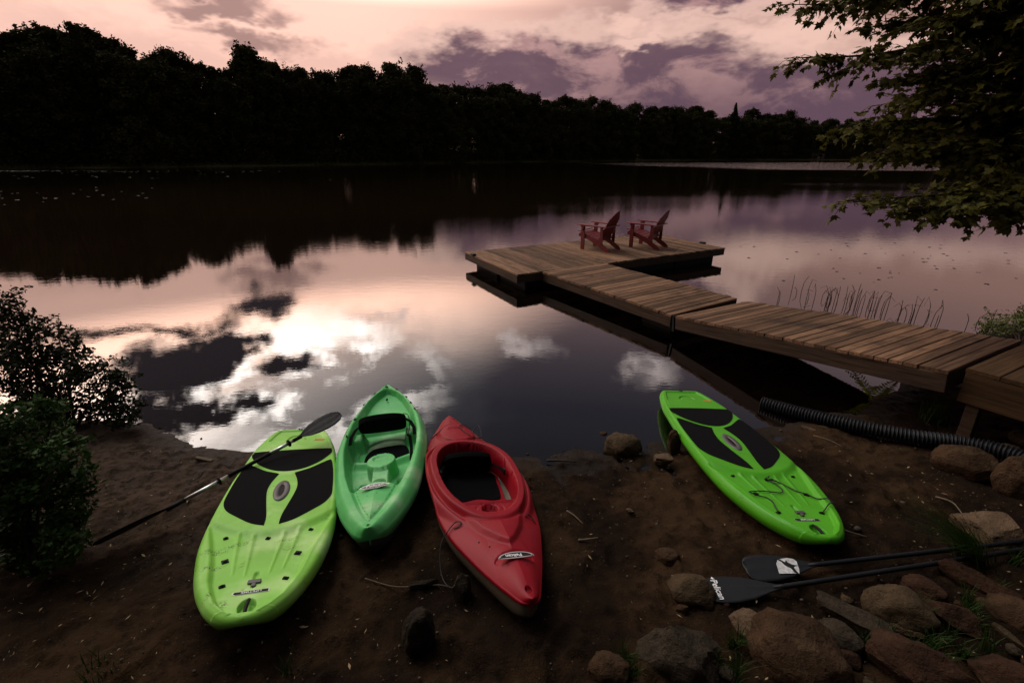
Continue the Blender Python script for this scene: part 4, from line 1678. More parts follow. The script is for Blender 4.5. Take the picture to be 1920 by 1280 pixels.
    q.tube([(0, 2.503, zat(0, 2.5) + .005), (0, 2.503, zat(0, 2.5) + .008)], .007, 10)
    q.build('eye_hole', M['black_plastic'], e)
    # printed hull numbers on the side
    for sg in (1,):
        t_ = obj('hull_print', text_mesh('PELICAN', .022, .0003), M['black_plastic'], root, False)
        t_.location = (.262, 2.10, -.062)
        t_.rotation_euler = (R(90), 0, R(90 + 24))
    tag(root, 'mint green open sit-on-top kayak with a black padded seat, between board and red kayak', 'kayak')


make_sot()


# ------------------------------------------------------------------ sit-in kayak (red)
RED_L = 2.50
RED_TAB = [(0, .005), (.003, .024), (.008, .042), (.025, .072), (.09, .148), (.17, .238), (.25, .296), (.34, .342), (.42, .364), (.52, .370), (.6, .358), (.68, .332), (.74, .298), (.79, .256),
           (.86, .192), (.92, .130), (.96, .086), (.985, .056), (.995, .034), (1, .005)]


def cockpit(X, Y, grow=0.0):
    """<1 inside the coaming; an egg shape, wide at the hips, narrower forward"""
    yc = 1.225
    ry = .505 + grow
    v = (Y - yc) / ry
    wx = (.288 + grow) * (1 - .10 * np.clip(v, -1, 1))
    return np.abs(X / wx) ** 2.25 + np.abs(v) ** 2.25


def red_z(X, Y, hw):
    ax = np.abs(X)
    u = np.clip(ax / np.maximum(hw, .01), 0, 1)
    crown = .085 * np.interp(Y, [0, .3, .9, 1.6, 2.1, 2.5], [.35, .8, .8, .9, .85, .35])
    z = -.085 + crown * (1 - u ** 2.6)
    # keel line along the bow
    z += .020 * np.clip(1 - ax / .12, 0, 1) * smooth01(1.78, 1.95, Y) * smooth01(2.5, 2.3, Y)
    # raised V on the foredeck
    vw = np.interp(Y, [1.45, 1.70, 1.90, 2.02, 2.085], [.31, .215, .135, .060, .0])
    z += .026 * smooth01(.020, -.028, ax - vw) * smooth01(1.45, 1.70, Y) * smooth01(2.12, 2.06, Y)
    # second, outer shoulder crease
    # stern hatch: raised oval lid inside a groove
    e = np.sqrt((X / .165) ** 2 + ((Y - .42) / .175) ** 2)
    z += .014 * smooth01(1.02, .92, e) - .012 * np.exp(-((e - 1.08) / .055) ** 2)
    z -= .008 * np.exp(-((Y - .36) / .02) ** 2) * smooth01(.09, .05, ax)
    # cockpit rim and well
    c = cockpit(X, Y)
    co = cockpit(X, Y, .052)
    ch = cockpit(X, Y, .10)
    rim_lv = -.002 + .018 * smooth01(1.5, .9, Y)
    blend = smooth01(1.25, .98, ch)
    z = z * (1 - blend) + np.maximum(z, rim_lv - .025) * blend
    lip = smooth01(1.10, .99, co)
    z = z * (1 - lip) + (rim_lv + .016) * lip
    z -= .016 * np.exp(-((co - 1.14) / .06) ** 2)
    inside = smooth01(1.03, .93, c)
    shelf_edge = 1.535
    well = smooth01(shelf_edge + .008, shelf_edge - .012, Y)
    shelf_lv = -.030
    floor = -.265
    zin = shelf_lv * (1 - well) + floor * well
    # dash: cup holder and groove
    cup = np.hypot((X) / .056, (Y - 1.635) / .046)
    zin = zin - .045 * smooth01(1.08, .92, cup) - .006 * np.exp(-((np.hypot(X / .098, (Y - 1.635) / .060) - 1) / .05) ** 2)
    zin = zin + .014 * np.exp(-((Y - 1.555) / .008) ** 2) * smooth01(.23, .2, ax)
    z = z * (1 - inside) + zin * inside
    # bow toggle socket
    z -= .020 * smooth01(1.15, .75, ((X) / .020) ** 2 + ((Y - 2.437) / .024) ** 2)
    # recess under the badge
    z -= .012 * smooth01(1.1, .9, (X / .118) ** 2 + ((Y - 2.185) / .050) ** 2) * smooth01(2.225, 2.16, Y)
    # sheer
    z += .05 * np.clip((Y - 1.7) / .8, 0, 1) ** 2 + .035 * np.clip((.6 - Y) / .6, 0, 1) ** 2
    return z


def make_red():
    root = empty('sit_in_kayak')
    root.matrix_world = pose((-.637, 4.17, .20), (-.947, -.28, .155), (.299, -.948, .112), (.116, .153, .981))
    s, hw, t, X, Y = craft_grid(RED_L, RED_TAB, 320, 141)
    Z = red_z(X, Y, hw[:, None])
    obj('deck', deck_mesh('deck', X, Y, Z), M['red'], root)
    rim = Z[:, -1]
    n = len(hw)
    dep = .185 - .03 * np.clip((.15 - s) / .15, 0, 1) - .045 * np.clip((s - .75) / .25, 0, 1) - .055 * np.clip((s - .95) / .05, 0, 1) ** 2
    lipp = [(1.0, 0, 0), (1.0, .008, .03), (1.0, .008, .16), (1.0, .0, .20)]
    for sg in (-1, 1):
        co = np.zeros((n, len(lipp), 3))
        for j, (a, p, c) in enumerate(lipp):
            co[:, j] = np.stack([sg * (hw * a + p), Y[:, 0], rim - dep * c], -1)
        obj('seam_lip', fast_mesh('seam_lip', co.reshape(-1, 3), grid_faces(n, len(lipp), sg < 0)), M['red'], root)
    hull = [(1.0, .0, .20), (.985, .0, .40), (.93, 0, .62), (.80, 0, .84), (.58, 0, .97), (.3, 0, 1.02), (0, 0, 1.05)]
    obj('hull', hull_mesh('hull', Y[:, 0], hw, rim, hull, dep), M['cream_hull'], root)
    for i, nm in ((0, 'stern_cap'), (n - 1, 'bow_cap')):
        pr = lipp + hull[1:]
        full = [(-a, -p, c) for a, p, c in pr] + [(a, p, c) for a, p, c in pr[::-1][1:]]
        c_ = MB()
        vs = [(hw[i] * a + p, Y[i, 0], rim[i] - dep[i] * c) for a, p, c in full]
        vs += [tuple(p) for p in np.stack([X[i], Y[i], Z[i]], -1)[::-1][1:-1]]
        c_.add(vs, [tuple(range(len(vs)))])
        c_.build(nm, M['red'], root)

    def zat(x, y):
        h = np.interp(y / RED_L, [a for a, _ in RED_TAB], [b_ for _, b_ in RED_TAB])
        return float(red_z(np.array([[x]], float), np.array([[y]], float), np.array([[h]]))[0, 0])
    # moulded red seat pan with black cushions
    pan = [(.235, .93), (.24, 1.10), (.225, 1.27), (.20, 1.37), (.12, 1.385), (.05, 1.362), (0, 1.355), (-.05, 1.362), (-.12, 1.385), (-.20, 1.37), (-.225, 1.27), (-.24, 1.10), (-.235, .93), (0, .89)]
    cushion('seat_pan', pan, -.262, -.165, M['red'], root)
    cushion('seat_cushion', [(x * .90, 1.10 + (y - 1.12) * .86) for x, y in pan], -.19, -.158, M['black_cloth'], root)
    back = [(.19, -.10), (.21, .02), (.18, .11), (.08, .14), (-.08, .14), (-.18, .11), (-.21, .02), (-.19, -.10), (0, -.12)]
    cushion('backrest', back, -.025, .025, M['black_cloth'], root, Matrix.Translation((0, .870, -.105)) @ Matrix.Rotation(R(66), 4, 'X'))
    for sg in (-1, 1):
        q = MB()
        strap(q, [(sg * .20, .92, -.08), (sg * .245, 1.02, -.06), (sg * .262, 1.10, -.05)], .03, .004)
        q.build('seat_strap', M['black_cloth'], root)
        q = MB()
        q.box((sg * .262, 1.10, -.05), (.012, .05, .05))
        bevel(q.build('strap_anchor', M['black_plastic'], root), .004)
    # badge reads from the cockpit
    yb = 2.213
    o = obj('badge', prism([(.110 * math.cos(a), -.052 * math.sin(a)) for a in np.linspace(0, math.pi, 17)][::-1] + [(.11 * x, .006 * (1 - x * x)) for x in np.linspace(-1, 1, 9)[1:-1]][::-1], 0, .003), M['silver'], root, False)
    o.location = (0, yb, zat(.06, yb) + .022)
    o.rotation_euler = (R(3), 0, 0)
    f_ = obj('badge_field', prism([(.097 * math.cos(a), -.041 * math.sin(a) - .003) for a in np.linspace(0, math.pi, 17)][::-1], .003, .0036), M['pipe'], o, False)
    t_ = obj('lettering', text_mesh('Pelican', .036, .0004, .0008), M['white_print'], o, False)
    t_.location = (.012, -.019, .0042)
    for sx in (-.101, .101):
        q = MB()
        q.tube([(sx, -.004, .003), (sx, -.004, .0045)], .004, 8)
        q.build('rivet', M['black_plastic'], o)

    def cord(path, nm='deck_cord', r=.004):
        c = MB()
        c.tube(spline([(x, y, zat(x, y) + h) for x, y, h in path], 6), r, 6)
        return c.build(nm, M['cord'], root, True)
    cord([(-.03, .34, .012), (-.055, .43, .010), (-.09, .50, .008), (-.145, .515, .008), (-.20, .50, .015), (-.225, .46, .030), (-.235, .38, .065), (-.225, .31, .080), (-.19, .32, .05), (-.16, .37, .015), (-.19, .43, .012), (-.222, .475, .010)])
    cord([(-.03, .34, .012), (-.07, .30, .012), (-.12, .32, .010), (-.16, .36, .012)])
    cord([(.125, .30, .004), (.155, .335, .012), (.19, .365, .006), (.23, .40, .006)])
    cord([(.335, 1.80, .003), (.30, 1.765, .018), (.262, 1.750, .022), (.232, 1.770, .012), (.255, 1.785, .008), (.285, 1.782, .010)])
    cord([(-.215, 1.765, .004), (-.235, 1.748, .014), (-.262, 1.755, .016), (-.285, 1.795, .004)])
    # loose end of the left line hanging to the ground
    c = MB()
    c.tube(spline([(.335, 1.80, -.07), (.372, 1.84, -.14), (.380, 1.95, -.235), (.355, 2.06, -.25), (.28, 2.10, -.24)], 6), .0035, 6)
    c.build('deck_cord', M['cord'], root, True)
    for x, y in ((.115, 2.05), (.165, 1.98), (.02, .17), (-.02, .085)):
        q = MB()
        q.tube([(x, y, zat(x, y) - .002), (x, y, zat(x, y) + .002)], .006, 8)
        q.build('rivet', M['black_plastic'], root)
    tag(root, 'red sit-in kayak with a pale hull and open cockpit', 'kayak')


make_red()


# ------------------------------------------------------------------ paddles
def blade(outline, th, cup=.02):
    """flat blade along -Y from its neck at 0; gently cupped with a rib"""
    xs = np.linspace(-1, 1, 9)
    ys = [p[0] for p in outline]
    n = len(outline)
    top, bot = [], []
    for y, l, r_ in outline:
        for x in xs:
            xx = (l + r_) / 2 + x * (r_ - l) / 2
            z = cup * (x * x) * .35 + .006 * math.exp(-(x / .16) ** 2)
            top.append((xx, y, z + th / 2))
            bot.append((xx, y, z - th / 2))
    m = len(xs)
    mb = MB()
    f = [(j * m + i, j * m + i + 1, (j + 1) * m + i + 1, (j + 1) * m + i) for j in range(n - 1) for i in range(m - 1)]
    b0 = n * m
    f2 = [tuple(b0 + k for k in q[::-1]) for q in f]
    rim = [j * m for j in range(n)] + [(n - 1) * m + i for i in range(1, m)] + [j * m + m - 1 for j in range(n - 2, -1, -1)] + [i for i in range(m - 2, 0, -1)]
    f3 = [(rim[k], b0 + rim[k], b0 + rim[(k + 1) % len(rim)], rim[(k + 1) % len(rim)]) for k in range(len(rim))]
    mb.add(top + bot, f + f2 + f3)
    me = mb.mesh('blade')
    bm = bmesh.new()
    bm.from_mesh(me)
    bmesh.ops.recalc_face_normals(bm, faces=bm.faces)
    bm.to_mesh(me)
    bm.free()
    return me


def axis_matrix(p, d, up):
    d = Vector(d).normalized()
    x = d.cross(Vector(up)).normalized()
    z = x.cross(d)
    Mx = Matrix((x, d, z)).transposed().to_4x4()
    Mx.translation = Vector(p)
    return Mx


KB = [(0, -.016, .016), (.03, -.022, .024), (.08, -.05, .060), (.15, -.075, .085), (.24, -.085, .098), (.32, -.082, .096), (.38, -.068, .080), (.42, -.040, .045), (.435, -.01, .012)]


def kayak_paddle(P0, P1, label):
    """P0: neck of the upper blade, P1: neck of the lower blade; built along +Y from P1 to P0"""
    P0, P1 = Vector(P0), Vector(P1)
    d = P0 - P1
    L = d.length
    root = empty('kayak_paddle')
    root.matrix_world = axis_matrix(P1, d, (0, 0, 1))
    parts = [(-.02, .10, 'black_plastic', .0165), (.10, L * .40, 'aluminium', .0145), (L * .40, L * .735, 'black_plastic', .0155), (L * .735, L - .06, 'aluminium', .0145), (L - .06, L + .02, 'black_plastic', .0165)]
    for a, b_, m, r_ in parts:
        q = MB()
        q.tube([(0, a, 0), (0, b_, 0)], r_, 14)
        q.build('grip' if (m == 'black_plastic' and b_ - a > .3) else ('shaft' if m == 'aluminium' else 'neck'), M[m], root, True)
    for y in (L * .335, L - .10):
        q = MB()
        q.tube([(0, y - .008, 0), (0, y - .004, 0), (0, y + .004, 0), (0, y + .008, 0)], [.018, .032, .032, .018], 16)
        q.build('drip_ring', M['black_plastic'], root, True)
    o = obj('blade', blade(KB, .004), M['black_plastic'], root)
    o.matrix_local = Matrix.Translation((0, L, .0)) @ Matrix.Rotation(R(10), 4, 'Y') @ Matrix.Rotation(R(3), 4, 'X')
    o = obj('blade', blade(KB, .004), M['black_plastic'], root)
    o.matrix_local = Matrix.Rotation(math.pi, 4, 'Z') @ Matrix.Rotation(R(44), 4, 'Y') @ Matrix.Rotation(R(3), 4, 'X')
    tag(root, label, 'paddle')


kayak_paddle((-1.883, 3.545, .325), (-2.452, 2.682, .30), 'double-bladed kayak paddle with silver and black shaft, leaning across the left board')


SB_OUT = [(0, -.014, .014), (.05, -.022, .022), (.12, -.048, .048), (.20, -.078, .078), (.30, -.095, .095), (.37, -.096, .096), (.42, -.086, .086), (.445, -.065, .065), (.455, -.03, .03)]


def sup_paddle(neck, tip, grip_end, roll, mark, label):
    neck, tip, grip_end = Vector(neck), Vector(tip), Vector(grip_end)
    root = empty('board_paddle')
    d = (tip - neck)
    root.matrix_world = axis_matrix(neck, d, (0, 0, 1))
    inv = root.matrix_world.inverted()
    o = obj('blade', blade(SB_OUT, .006, .012), M['pipe'], root)
    o.matrix_local = Matrix.Rotation(roll, 4, 'Y')
    e = inv @ grip_end
    q = MB()
    q.tube([(0, .06, .002), (0, 0, .004), e.lerp(Vector((0, 0, 0)), .5), e], [.010, .0145, .0145, .0145], 12)
    q.build('shaft', M['pipe'], root, True)
    q = MB()
    dd = e.normalized()
    sx = dd.cross(Vector((0, 0, 1))).normalized()
    q.tube([e - sx * .055, e - sx * .03 + dd * .02, e + sx * .03 + dd * .02, e + sx * .055], .013, 8)
    q.build('handle', M['pipe'], root, True)
    if mark == 'word':
        t_ = obj('lettering', text_mesh('Pelican', .052, .0004, .0008, .1), M['white_print'], o, False)
        t_.matrix_local = Matrix.Translation((.0, .385, .0085)) @ Matrix.Rotation(math.pi, 4, 'Z')
        b_ = MB()
        slab(b_, [(-.012, 0), (-.002, .006), (.012, .014), (.004, .004), (.014, .002), (.002, -.004), (.004, -.012)], .0004)
        k_ = b_.build('emblem', M['white_print'], o)
        k_.matrix_local = Matrix.Translation((.082, .385, .0098)) @ Matrix.Rotation(math.pi, 4, 'Z')
    else:
        b_ = MB()
        slab(b_, [(-.050, .270), (-.058, .150), (-.030, .135), (.025, .118), (.045, .128), (.056, .165), (.050, .225), (.020, .25)], .0004)
        k_ = b_.build('emblem', M['white_worn'], o)
        k_.location.z = .0105
        b_ = MB()
        slab(b_, [(.064, .245), (.030, .212), (.004, .205), (-.020, .180), (-.050, .176), (-.070, .150), (-.034, .160), (-.012, .158), (-.004, .128), (.006, .158), (.022, .176), (.040, .178), (.026, .192), (.048, .212)], .0004)
        k2 = b_.build('emblem_bird', M['pipe'], o)
        k2.location.z = .0112
    tag(root, label, 'paddle', 'black board paddles on the ground')


sup_paddle((1.600, 2.035, .285), (1.185, 2.035, .255), (3.62, 2.345, .32), R(4), 'word', 'black board paddle nearest the rocks, white lettering on its blade')
sup_paddle((1.905, 2.205, .275), (1.435, 2.190, .250), (3.68, 2.40, .315), R(-3), 'emblem', 'black board paddle behind the other, worn white emblem on its blade')


# ------------------------------------------------------------------ corrugated drain pipe
def make_pipe():
    path = spline([(2.84, 4.70, .030), (3.10, 4.42, .062), (3.43, 4.06, .125), (3.76, 3.80, .172), (4.08, 3.62, .215), (4.26, 3.38, .27), (4.33, 3.16, .285), (4.36, 2.9, .30)], 60)
    P = np.array(path)
    seg = np.r_[0, np.cumsum(np.linalg.norm(np.diff(P, axis=0), axis=1))]
    pts, rad = [], []
    for k in np.arange(0, seg[-1], .0055):
        pts.append(tuple(np.interp(k, seg, P[:, i]) for i in range(3)))
        rad.append(.064 + .0095 * max(-1, min(1, 1.8 * math.sin(2 * math.pi * k / .030))))
    mb = MB()
    mb.tube(pts, rad, 26, False)
    root = empty('drain_pipe', (0, 0, 0))
    mb.build('corrugated_wall', M['pipe'], root, True)
    inn = MB()
    inn.tube(pts[:80:8], .052, 20, False)
    inn.build('inner_wall', M['float'], root, True)
    tag(root, 'black corrugated drain pipe running from the rocks into the water', 'pipe')


make_pipe()


# ------------------------------------------------------------------ rocks and shrubs: where they stand, in metres
SHRUB_A = [(-4.96, 4.39, 1.13), (-4.83, 4.44, 1.04), (-4.83, 4.66, 0.84), (-4.56, 4.5, 0.73), (-4.91, 4.28, 0.83), (-4.82, 4.41, 0.71), (-5.17, 4.33, 0.45), (-4.73, 4.19, 0.51), (-4.74, 4.49, 0.49), (-4.26, 4.23, 0.68), (-4.11, 4.35, 0.61), (-4.1, 4.35, 0.43), (-3.98, 4.25, 0.31), (-4.23, 4.32, 0.26), (-4.42, 4.35, 0.14), (-4.3, 4.43, 0.05), (-3.9, 4.12, 0.19), (-4.64, 4.32, 0.19), (-4.89, 4.34, 0.17), (-4.96, 4.15, 0.24), (-5.02, 4.42, 1.31), (-5.55, 4.73, 0.77), (-5.34, 4.29, 0.59), (-5.41, 4.5, 1.09), (-4.93, 4.48, 0.25), (-5.09, 4.56, 0.87), (-4.95, 4.28, 0.33), (-5.38, 4.55, 0.6), (-4.77, 4.19, 0.7), (-4.84, 4.54, 0.66), (-4.41, 4.29, 0.48)]
SHRUB_B = [(-3.08, 2.4, 1.14), (-3.16, 2.62, 1.08), (-3.09, 2.67, 0.93), (-3.06, 2.38, 0.97), (-3.04, 2.51, 0.85), (-2.75, 2.42, 0.96), (-2.82, 2.5, 0.7), (-3.32, 2.47, 0.65), (-2.91, 2.3, 0.76), (-2.98, 2.49, 0.57), (-2.82, 2.41, 0.56), (-3.27, 2.38, 0.45), (-3.12, 2.41, 0.37), (-2.84, 2.27, 0.45), (-3.2, 2.32, 0.22), (-3.43, 2.34, 0.15), (-3.21, 2.3, 0.89), (-3.59, 2.42, 0.37), (-3.31, 2.47, 1.0), (-2.92, 2.43, 0.79), (-2.99, 2.25, 0.7), (-3.04, 2.3, 0.24), (-2.74, 2.2, 0.42), (-2.93, 2.45, 0.41), (-3.19, 2.2, 0.45), (-3.12, 2.32, 0.43), (-3.11, 2.41, 0.84), (-2.93, 2.62, 1.14), (-3.19, 2.27, 0.71)]
SHRUB_C = [(7.54, 6.88, 0.16), (8.15, 7.23, 0.13), (8.43, 7.25, 0.18), (7.93, 7.05, -0.03), (8.41, 7.26, -0.07), (8.24, 6.89, 0.16), (7.8, 7.22, -0.05), (7.84, 6.87, 0.17)]
ROCKS = [
    (1.063, 3.788, 0.358, 0.287, 0.179, 'st_tan', 'smooth', 'rounded tan rock at the water edge between the red kayak and right board'),
    (0.936, 4.117, 0.084, 0.067, 0.042, 'st_brown', 'smooth', 'small brown stone poking out of the shallow water'),
    (1.375, 3.556, 0.175, 0.131, 0.079, 'st_pale', 'sharp', 'pale angular rock on the sand just left of the right board'),
    (1.542, 3.754, 0.125, 0.106, 0.229, 'st_brown', 'smooth', 'brown rock wedged under the left edge of the right board'),
    (0.894, 2.837, 0.07, 0.052, 0.032, 'st_pale', 'sharp', 'small pale pointed stone alone on the open sand'),
    (1.004, 2.317, 0.164, 0.131, 0.082, 'st_brown', 'smooth', 'knobbly brown stone half buried left of the right board bow'),
    (1.051, 2.018, 0.279, 0.223, 0.139, 'st_tan', 'smooth', 'oval tan stone left of the paddle blades'),
    (-0.287, 2.027, 0.114, 0.097, 0.172, 'st_grey', 'sharp', 'blocky grey rock standing beside the red kayak bow'),
    (-0.485, 1.711, 0.179, 0.153, 0.24, 'st_dark', 'smooth', 'upright dark egg-shaped rock in the near foreground'),
    (-0.541, 2.121, 0.187, 0.047, 0.037, 'st_dark', 'flat', 'thin dark slab of stone left of the red kayak bow'),
    (3.832, 3.3, 0.446, 0.357, 0.223, 'st_brown', 'smooth', 'large brown boulder in front of the drain pipe'),
    (3.934, 2.989, 0.285, 0.242, 0.305, 'st_brown', 'smooth', 'brown boulder leaning at the right edge below the pipe'),
    (4.463, 3.543, 0.191, 0.153, 0.096, 'st_tan', 'smooth', 'tan rock behind the pipe near the right edge'),
    (4.77, 3.741, 0.2, 0.16, 0.1, 'st_tan', 'smooth', 'tan rock farther up behind the pipe at the right edge'),
    (3.045, 4.146, 0.157, 0.064, 0.032, 'st_pale', 'flat', 'flat pale stone by the pipe at the water edge'),
    (3.21, 4.175, 0.116, 0.049, 0.025, 'st_tan', 'flat', 'small tan stone touching the pipe near the water'),
    (3.249, 2.503, 0.405, 0.304, 0.182, 'st_pale', 'sharp', 'pale pinkish slab above the grass on the right'),
    (1.855, 1.822, 0.358, 0.16, 0.08, 'st_grey', 'flat', 'tilted grey slab with a flat face below the paddle shafts'),
    (2.127, 1.865, 0.338, 0.27, 0.169, 'st_tan', 'smooth', 'big smooth tan boulder in the middle of the rock pile'),
    (2.388, 1.989, 0.211, 0.169, 0.105, 'st_red', 'smooth', 'reddish rock behind the big tan boulder'),
    (2.397, 1.823, 0.253, 0.19, 0.114, 'st_red', 'sharp', 'angular reddish rock right of the big tan boulder'),
    (2.721, 1.81, 0.273, 0.218, 0.137, 'st_brown', 'smooth', 'speckled brown boulder at the right edge of the rock pile'),
    (2.756, 2.047, 0.39, 0.124, 0.078, 'st_red', 'flat', 'long flat reddish rock under the paddle shafts'),
    (1.282, 1.781, 0.222, 0.177, 0.102, 'st_pale', 'smooth', 'pale half-buried stone among grass left in the rock pile'),
    (0.827, 1.618, 0.409, 0.306, 0.184, 'st_grey', 'sharp', 'big angular grey rock at the bottom edge, leftmost of the pile'),
    (1.401, 1.57, 0.464, 0.371, 0.22, 'st_brown', 'smooth', 'broad rounded brown boulder at the bottom edge'),
    (1.703, 1.691, 0.224, 0.18, 0.103, 'st_grey', 'smooth', 'small rounded grey-tan rock behind the broad brown boulder'),
    (1.686, 1.587, 0.111, 0.089, 0.056, 'st_red', 'smooth', 'small reddish stone beside the dark wedge-shaped rock'),
    (2.091, 1.748, 0.203, 0.066, 0.041, 'st_tan', 'flat', 'narrow tan stone lying below the big tan boulder'),
    (2.018, 1.674, 0.168, 0.069, 0.034, 'st_tan', 'flat', 'low yellowish stone behind the dark wedge-shaped rock'),
    (1.953, 1.504, 0.439, 0.33, 0.198, 'st_red', 'sharp', 'large dark wedge-shaped rock at the bottom edge'),
    (2.345, 1.462, 0.296, 0.222, 0.133, 'st_red', 'sharp', 'large reddish rock in the bottom right corner'),
    (2.584, 1.694, 0.164, 0.05, 0.033, 'st_tan', 'flat', 'flat tan stone at the right edge above the corner rock'),
    (2.531, 1.624, 0.072, 0.058, 0.036, 'st_grey', 'smooth', 'fist-sized stone above the corner rock'),
    (0.476, 1.55, 0.209, 0.167, 0.104, 'st_brown', 'smooth', 'low brown rock cut by the bottom edge left of the grey one'),
    (1.045, 1.523, 0.089, 0.071, 0.044, 'st_grey', 'smooth', 'small stone between the grey rock and the broad boulder')]


def make_rock(x, y, w, d, h, m, style, label, seed, fine=4):
    rs = random.Random(seed)
    bm = bmesh.new()
    bmesh.ops.create_icosphere(bm, subdivisions=fine, radius=1.0)
    off = Vector((rs.uniform(0, 50), rs.uniform(0, 50), rs.uniform(0, 50)))
    cuts = []
    for _ in range({'smooth': 6, 'sharp': 12, 'flat': 7}[style]):
        n = Vector((rs.gauss(0, 1), rs.gauss(0, 1), rs.gauss(.2, .8))).normalized()
        cuts.append((n, rs.uniform(.72, .92) if style == 'smooth' else rs.uniform(.48, .80)))
    if style == 'flat':
        cuts.append((Vector((rs.uniform(-.15, .15), rs.uniform(-.25, .05), 1)).normalized(), .45))
    for v in bm.verts:
        p = v.co.copy()
        k = .20 if style == 'smooth' else .14
        p *= 1 + k * mnoise.fractal(p * 1.3 + off, 1.0, 2.0, 3)
        for n, c in cuts:
            e = p.dot(n) - c
            if e > 0:
                p -= n * e * (.75 if style == 'smooth' else .96)
        p += p.normalized() * (.055 if style == 'smooth' else .085) * mnoise.fractal(p * 4.5 + off, 1.0, 2.0, 4)
        v.co = p
    lo = Vector((min(v.co.x for v in bm.verts), min(v.co.y for v in bm.verts), min(v.co.z for v in bm.verts)))
    hi = Vector((max(v.co.x for v in bm.verts), max(v.co.y for v in bm.verts), max(v.co.z for v in bm.verts)))
    for v in bm.verts:
        q = Vector([(v.co[i] - lo[i]) / (hi[i] - lo[i]) - .5 for i in range(3)])
        v.co = Vector((q.x * w, q.y * d, (q.z + .5) * h * 1.42))
    me = bpy.data.meshes.new('rock')
    bm.to_mesh(me)
    bm.free()
    o = obj('rock', me, M[m])
    o.location = (x, y, gz(x, y) - h * .42)
    o.rotation_euler = (rs.uniform(-.08, .08), rs.uniform(-.08, .08), math.atan2(-x, y) + rs.uniform(-.25, .25))
    if style != 'smooth':
        md = o.modifiers.new('edges', 'EDGE_SPLIT')
        md.split_angle = R(38)
    tag(o, label, 'rock', 'rocks on the shore')


for k, rk in enumerate(ROCKS):
    make_rock(*rk, seed=40 + k)
small_rs = random.Random(61)
for k in range(26):
    x, y = small_rs.uniform(.9, 3.1), small_rs.uniform(1.42, 2.0)
    w = small_rs.uniform(.035, .085)
    make_rock(x, y, w, w * small_rs.uniform(.6, .9), w * small_rs.uniform(.4, .6), small_rs.choice(['st_tan', 'st_brown', 'st_grey', 'st_red']), small_rs.choice(['smooth', 'sharp']),
              'fist-sized stone lying in the gaps of the rock pile', seed=300 + k, fine=3)


# ------------------------------------------------------------------ shrubs and plants
def shrub(name, clumps, stems, rad, n, size, m, label, seed, per=(1.0, 1.0)):
    r = np.random.default_rng(seed)
    rs = random.Random(seed)
    base = Vector(stems[0])
    root = empty(name, base)
    lv = Leaves(seed)
    st = MB()
    for c in clumps:
        c = Vector(c) - base
        q = rad * rs.uniform(.8, 1.25)
        lv.ball(c, q, int(n * per[0]), size, .85)
        for _ in range(5):
            e = Vector((rs.gauss(0, 1), rs.gauss(0, 1), rs.gauss(.25, .9))).normalized()
            tip = c + e * q * rs.uniform(1.0, 1.55)
            st.tube([c, c.lerp(tip, .6) + Vector((0, 0, .01)), tip], [.004, .003, .0012], 5, False)
            for k in range(9):
                p = c.lerp(tip, .35 + .65 * k / 8)
                lv.ball(p, size * 1.3, 3, size, 1)
        s0 = Vector(stems[rs.randrange(len(stems))]) - base
        mid = s0.lerp(c, .55) + Vector((rs.uniform(-.06, .06), rs.uniform(-.06, .06), rs.uniform(.0, .08)))
        st.tube(spline([s0 - Vector((0, 0, .05)), mid, c], 4), [.013, .0115, .010, .009, .008, .007, .006, .005, .004], 6, False)
    st.build('stems', M['bark'], root, True)
    f = obj('foliage', lv.mesh('foliage'), m, root)
    f['kind'] = 'stuff'
    tag(root, label, 'shrub')


shrub('shore_shrub', SHRUB_A, [(-4.95, 4.30, .02), (-4.6, 4.26, .01), (-5.15, 4.35, .02)], .165, 330, .022, M['leaf_shrub'],
      'dark twiggy shrub silhouetted against the water on the left shore', 31)
shrub('leafy_shrub', SHRUB_B, [(-3.15, 2.35, .19), (-3.35, 2.5, .19), (-3.0, 2.2, .2)], .11, 300, .020, M['leaf_green'],
      'dense green leafy shrub in the left foreground', 32)
shrub('bank_shrub', SHRUB_C, [(7.6, 6.5, .05), (7.9, 6.6, .05)], .22, 170, .024, M['leaf_bank'],
      'yellow-green shrub behind the walkway at the right edge', 33)


def fern(x, y, label):
    root = empty('fern', (x, y, gz(x, y)))
    rs = random.Random(9)
    for k in range(8):
        a = rs.uniform(0, 6.28)
        L = rs.uniform(.38, .60)
        q = MB()
        pts = []
        for i in range(13):
            t = i / 12
            rr = L * .62 * t
            pts.append(Vector((math.cos(a) * rr, math.sin(a) * rr, L * (1.05 * t - .42 * t * t))))
        q.tube(pts, [.003 * (1 - .8 * i / 12) for i in range(13)], 5, False)
        side = Vector((-math.sin(a), math.cos(a), 0))
        for i in range(2, 13):
            t = i / 12
            w = L * .26 * math.sin(math.pi * min(1, .12 + t * .88)) * rs.uniform(.8, 1.1)
            fw = (pts[i] - pts[i - 1]).normalized()
            for s in (-1, 1):
                tip = pts[i] + side * s * w + fw * w * .4 - Vector((0, 0, .02))
                mid = pts[i].lerp(tip, .45)
                q.add([pts[i], mid - fw * .012, tip, mid + fw * .012], [(0, 1, 2, 3)])
        q.build('frond', M['fern'], root)
    tag(root, label, 'fern')


fern(4.17, 4.80, 'small yellow-green fern growing beside the walkway above the pipe')


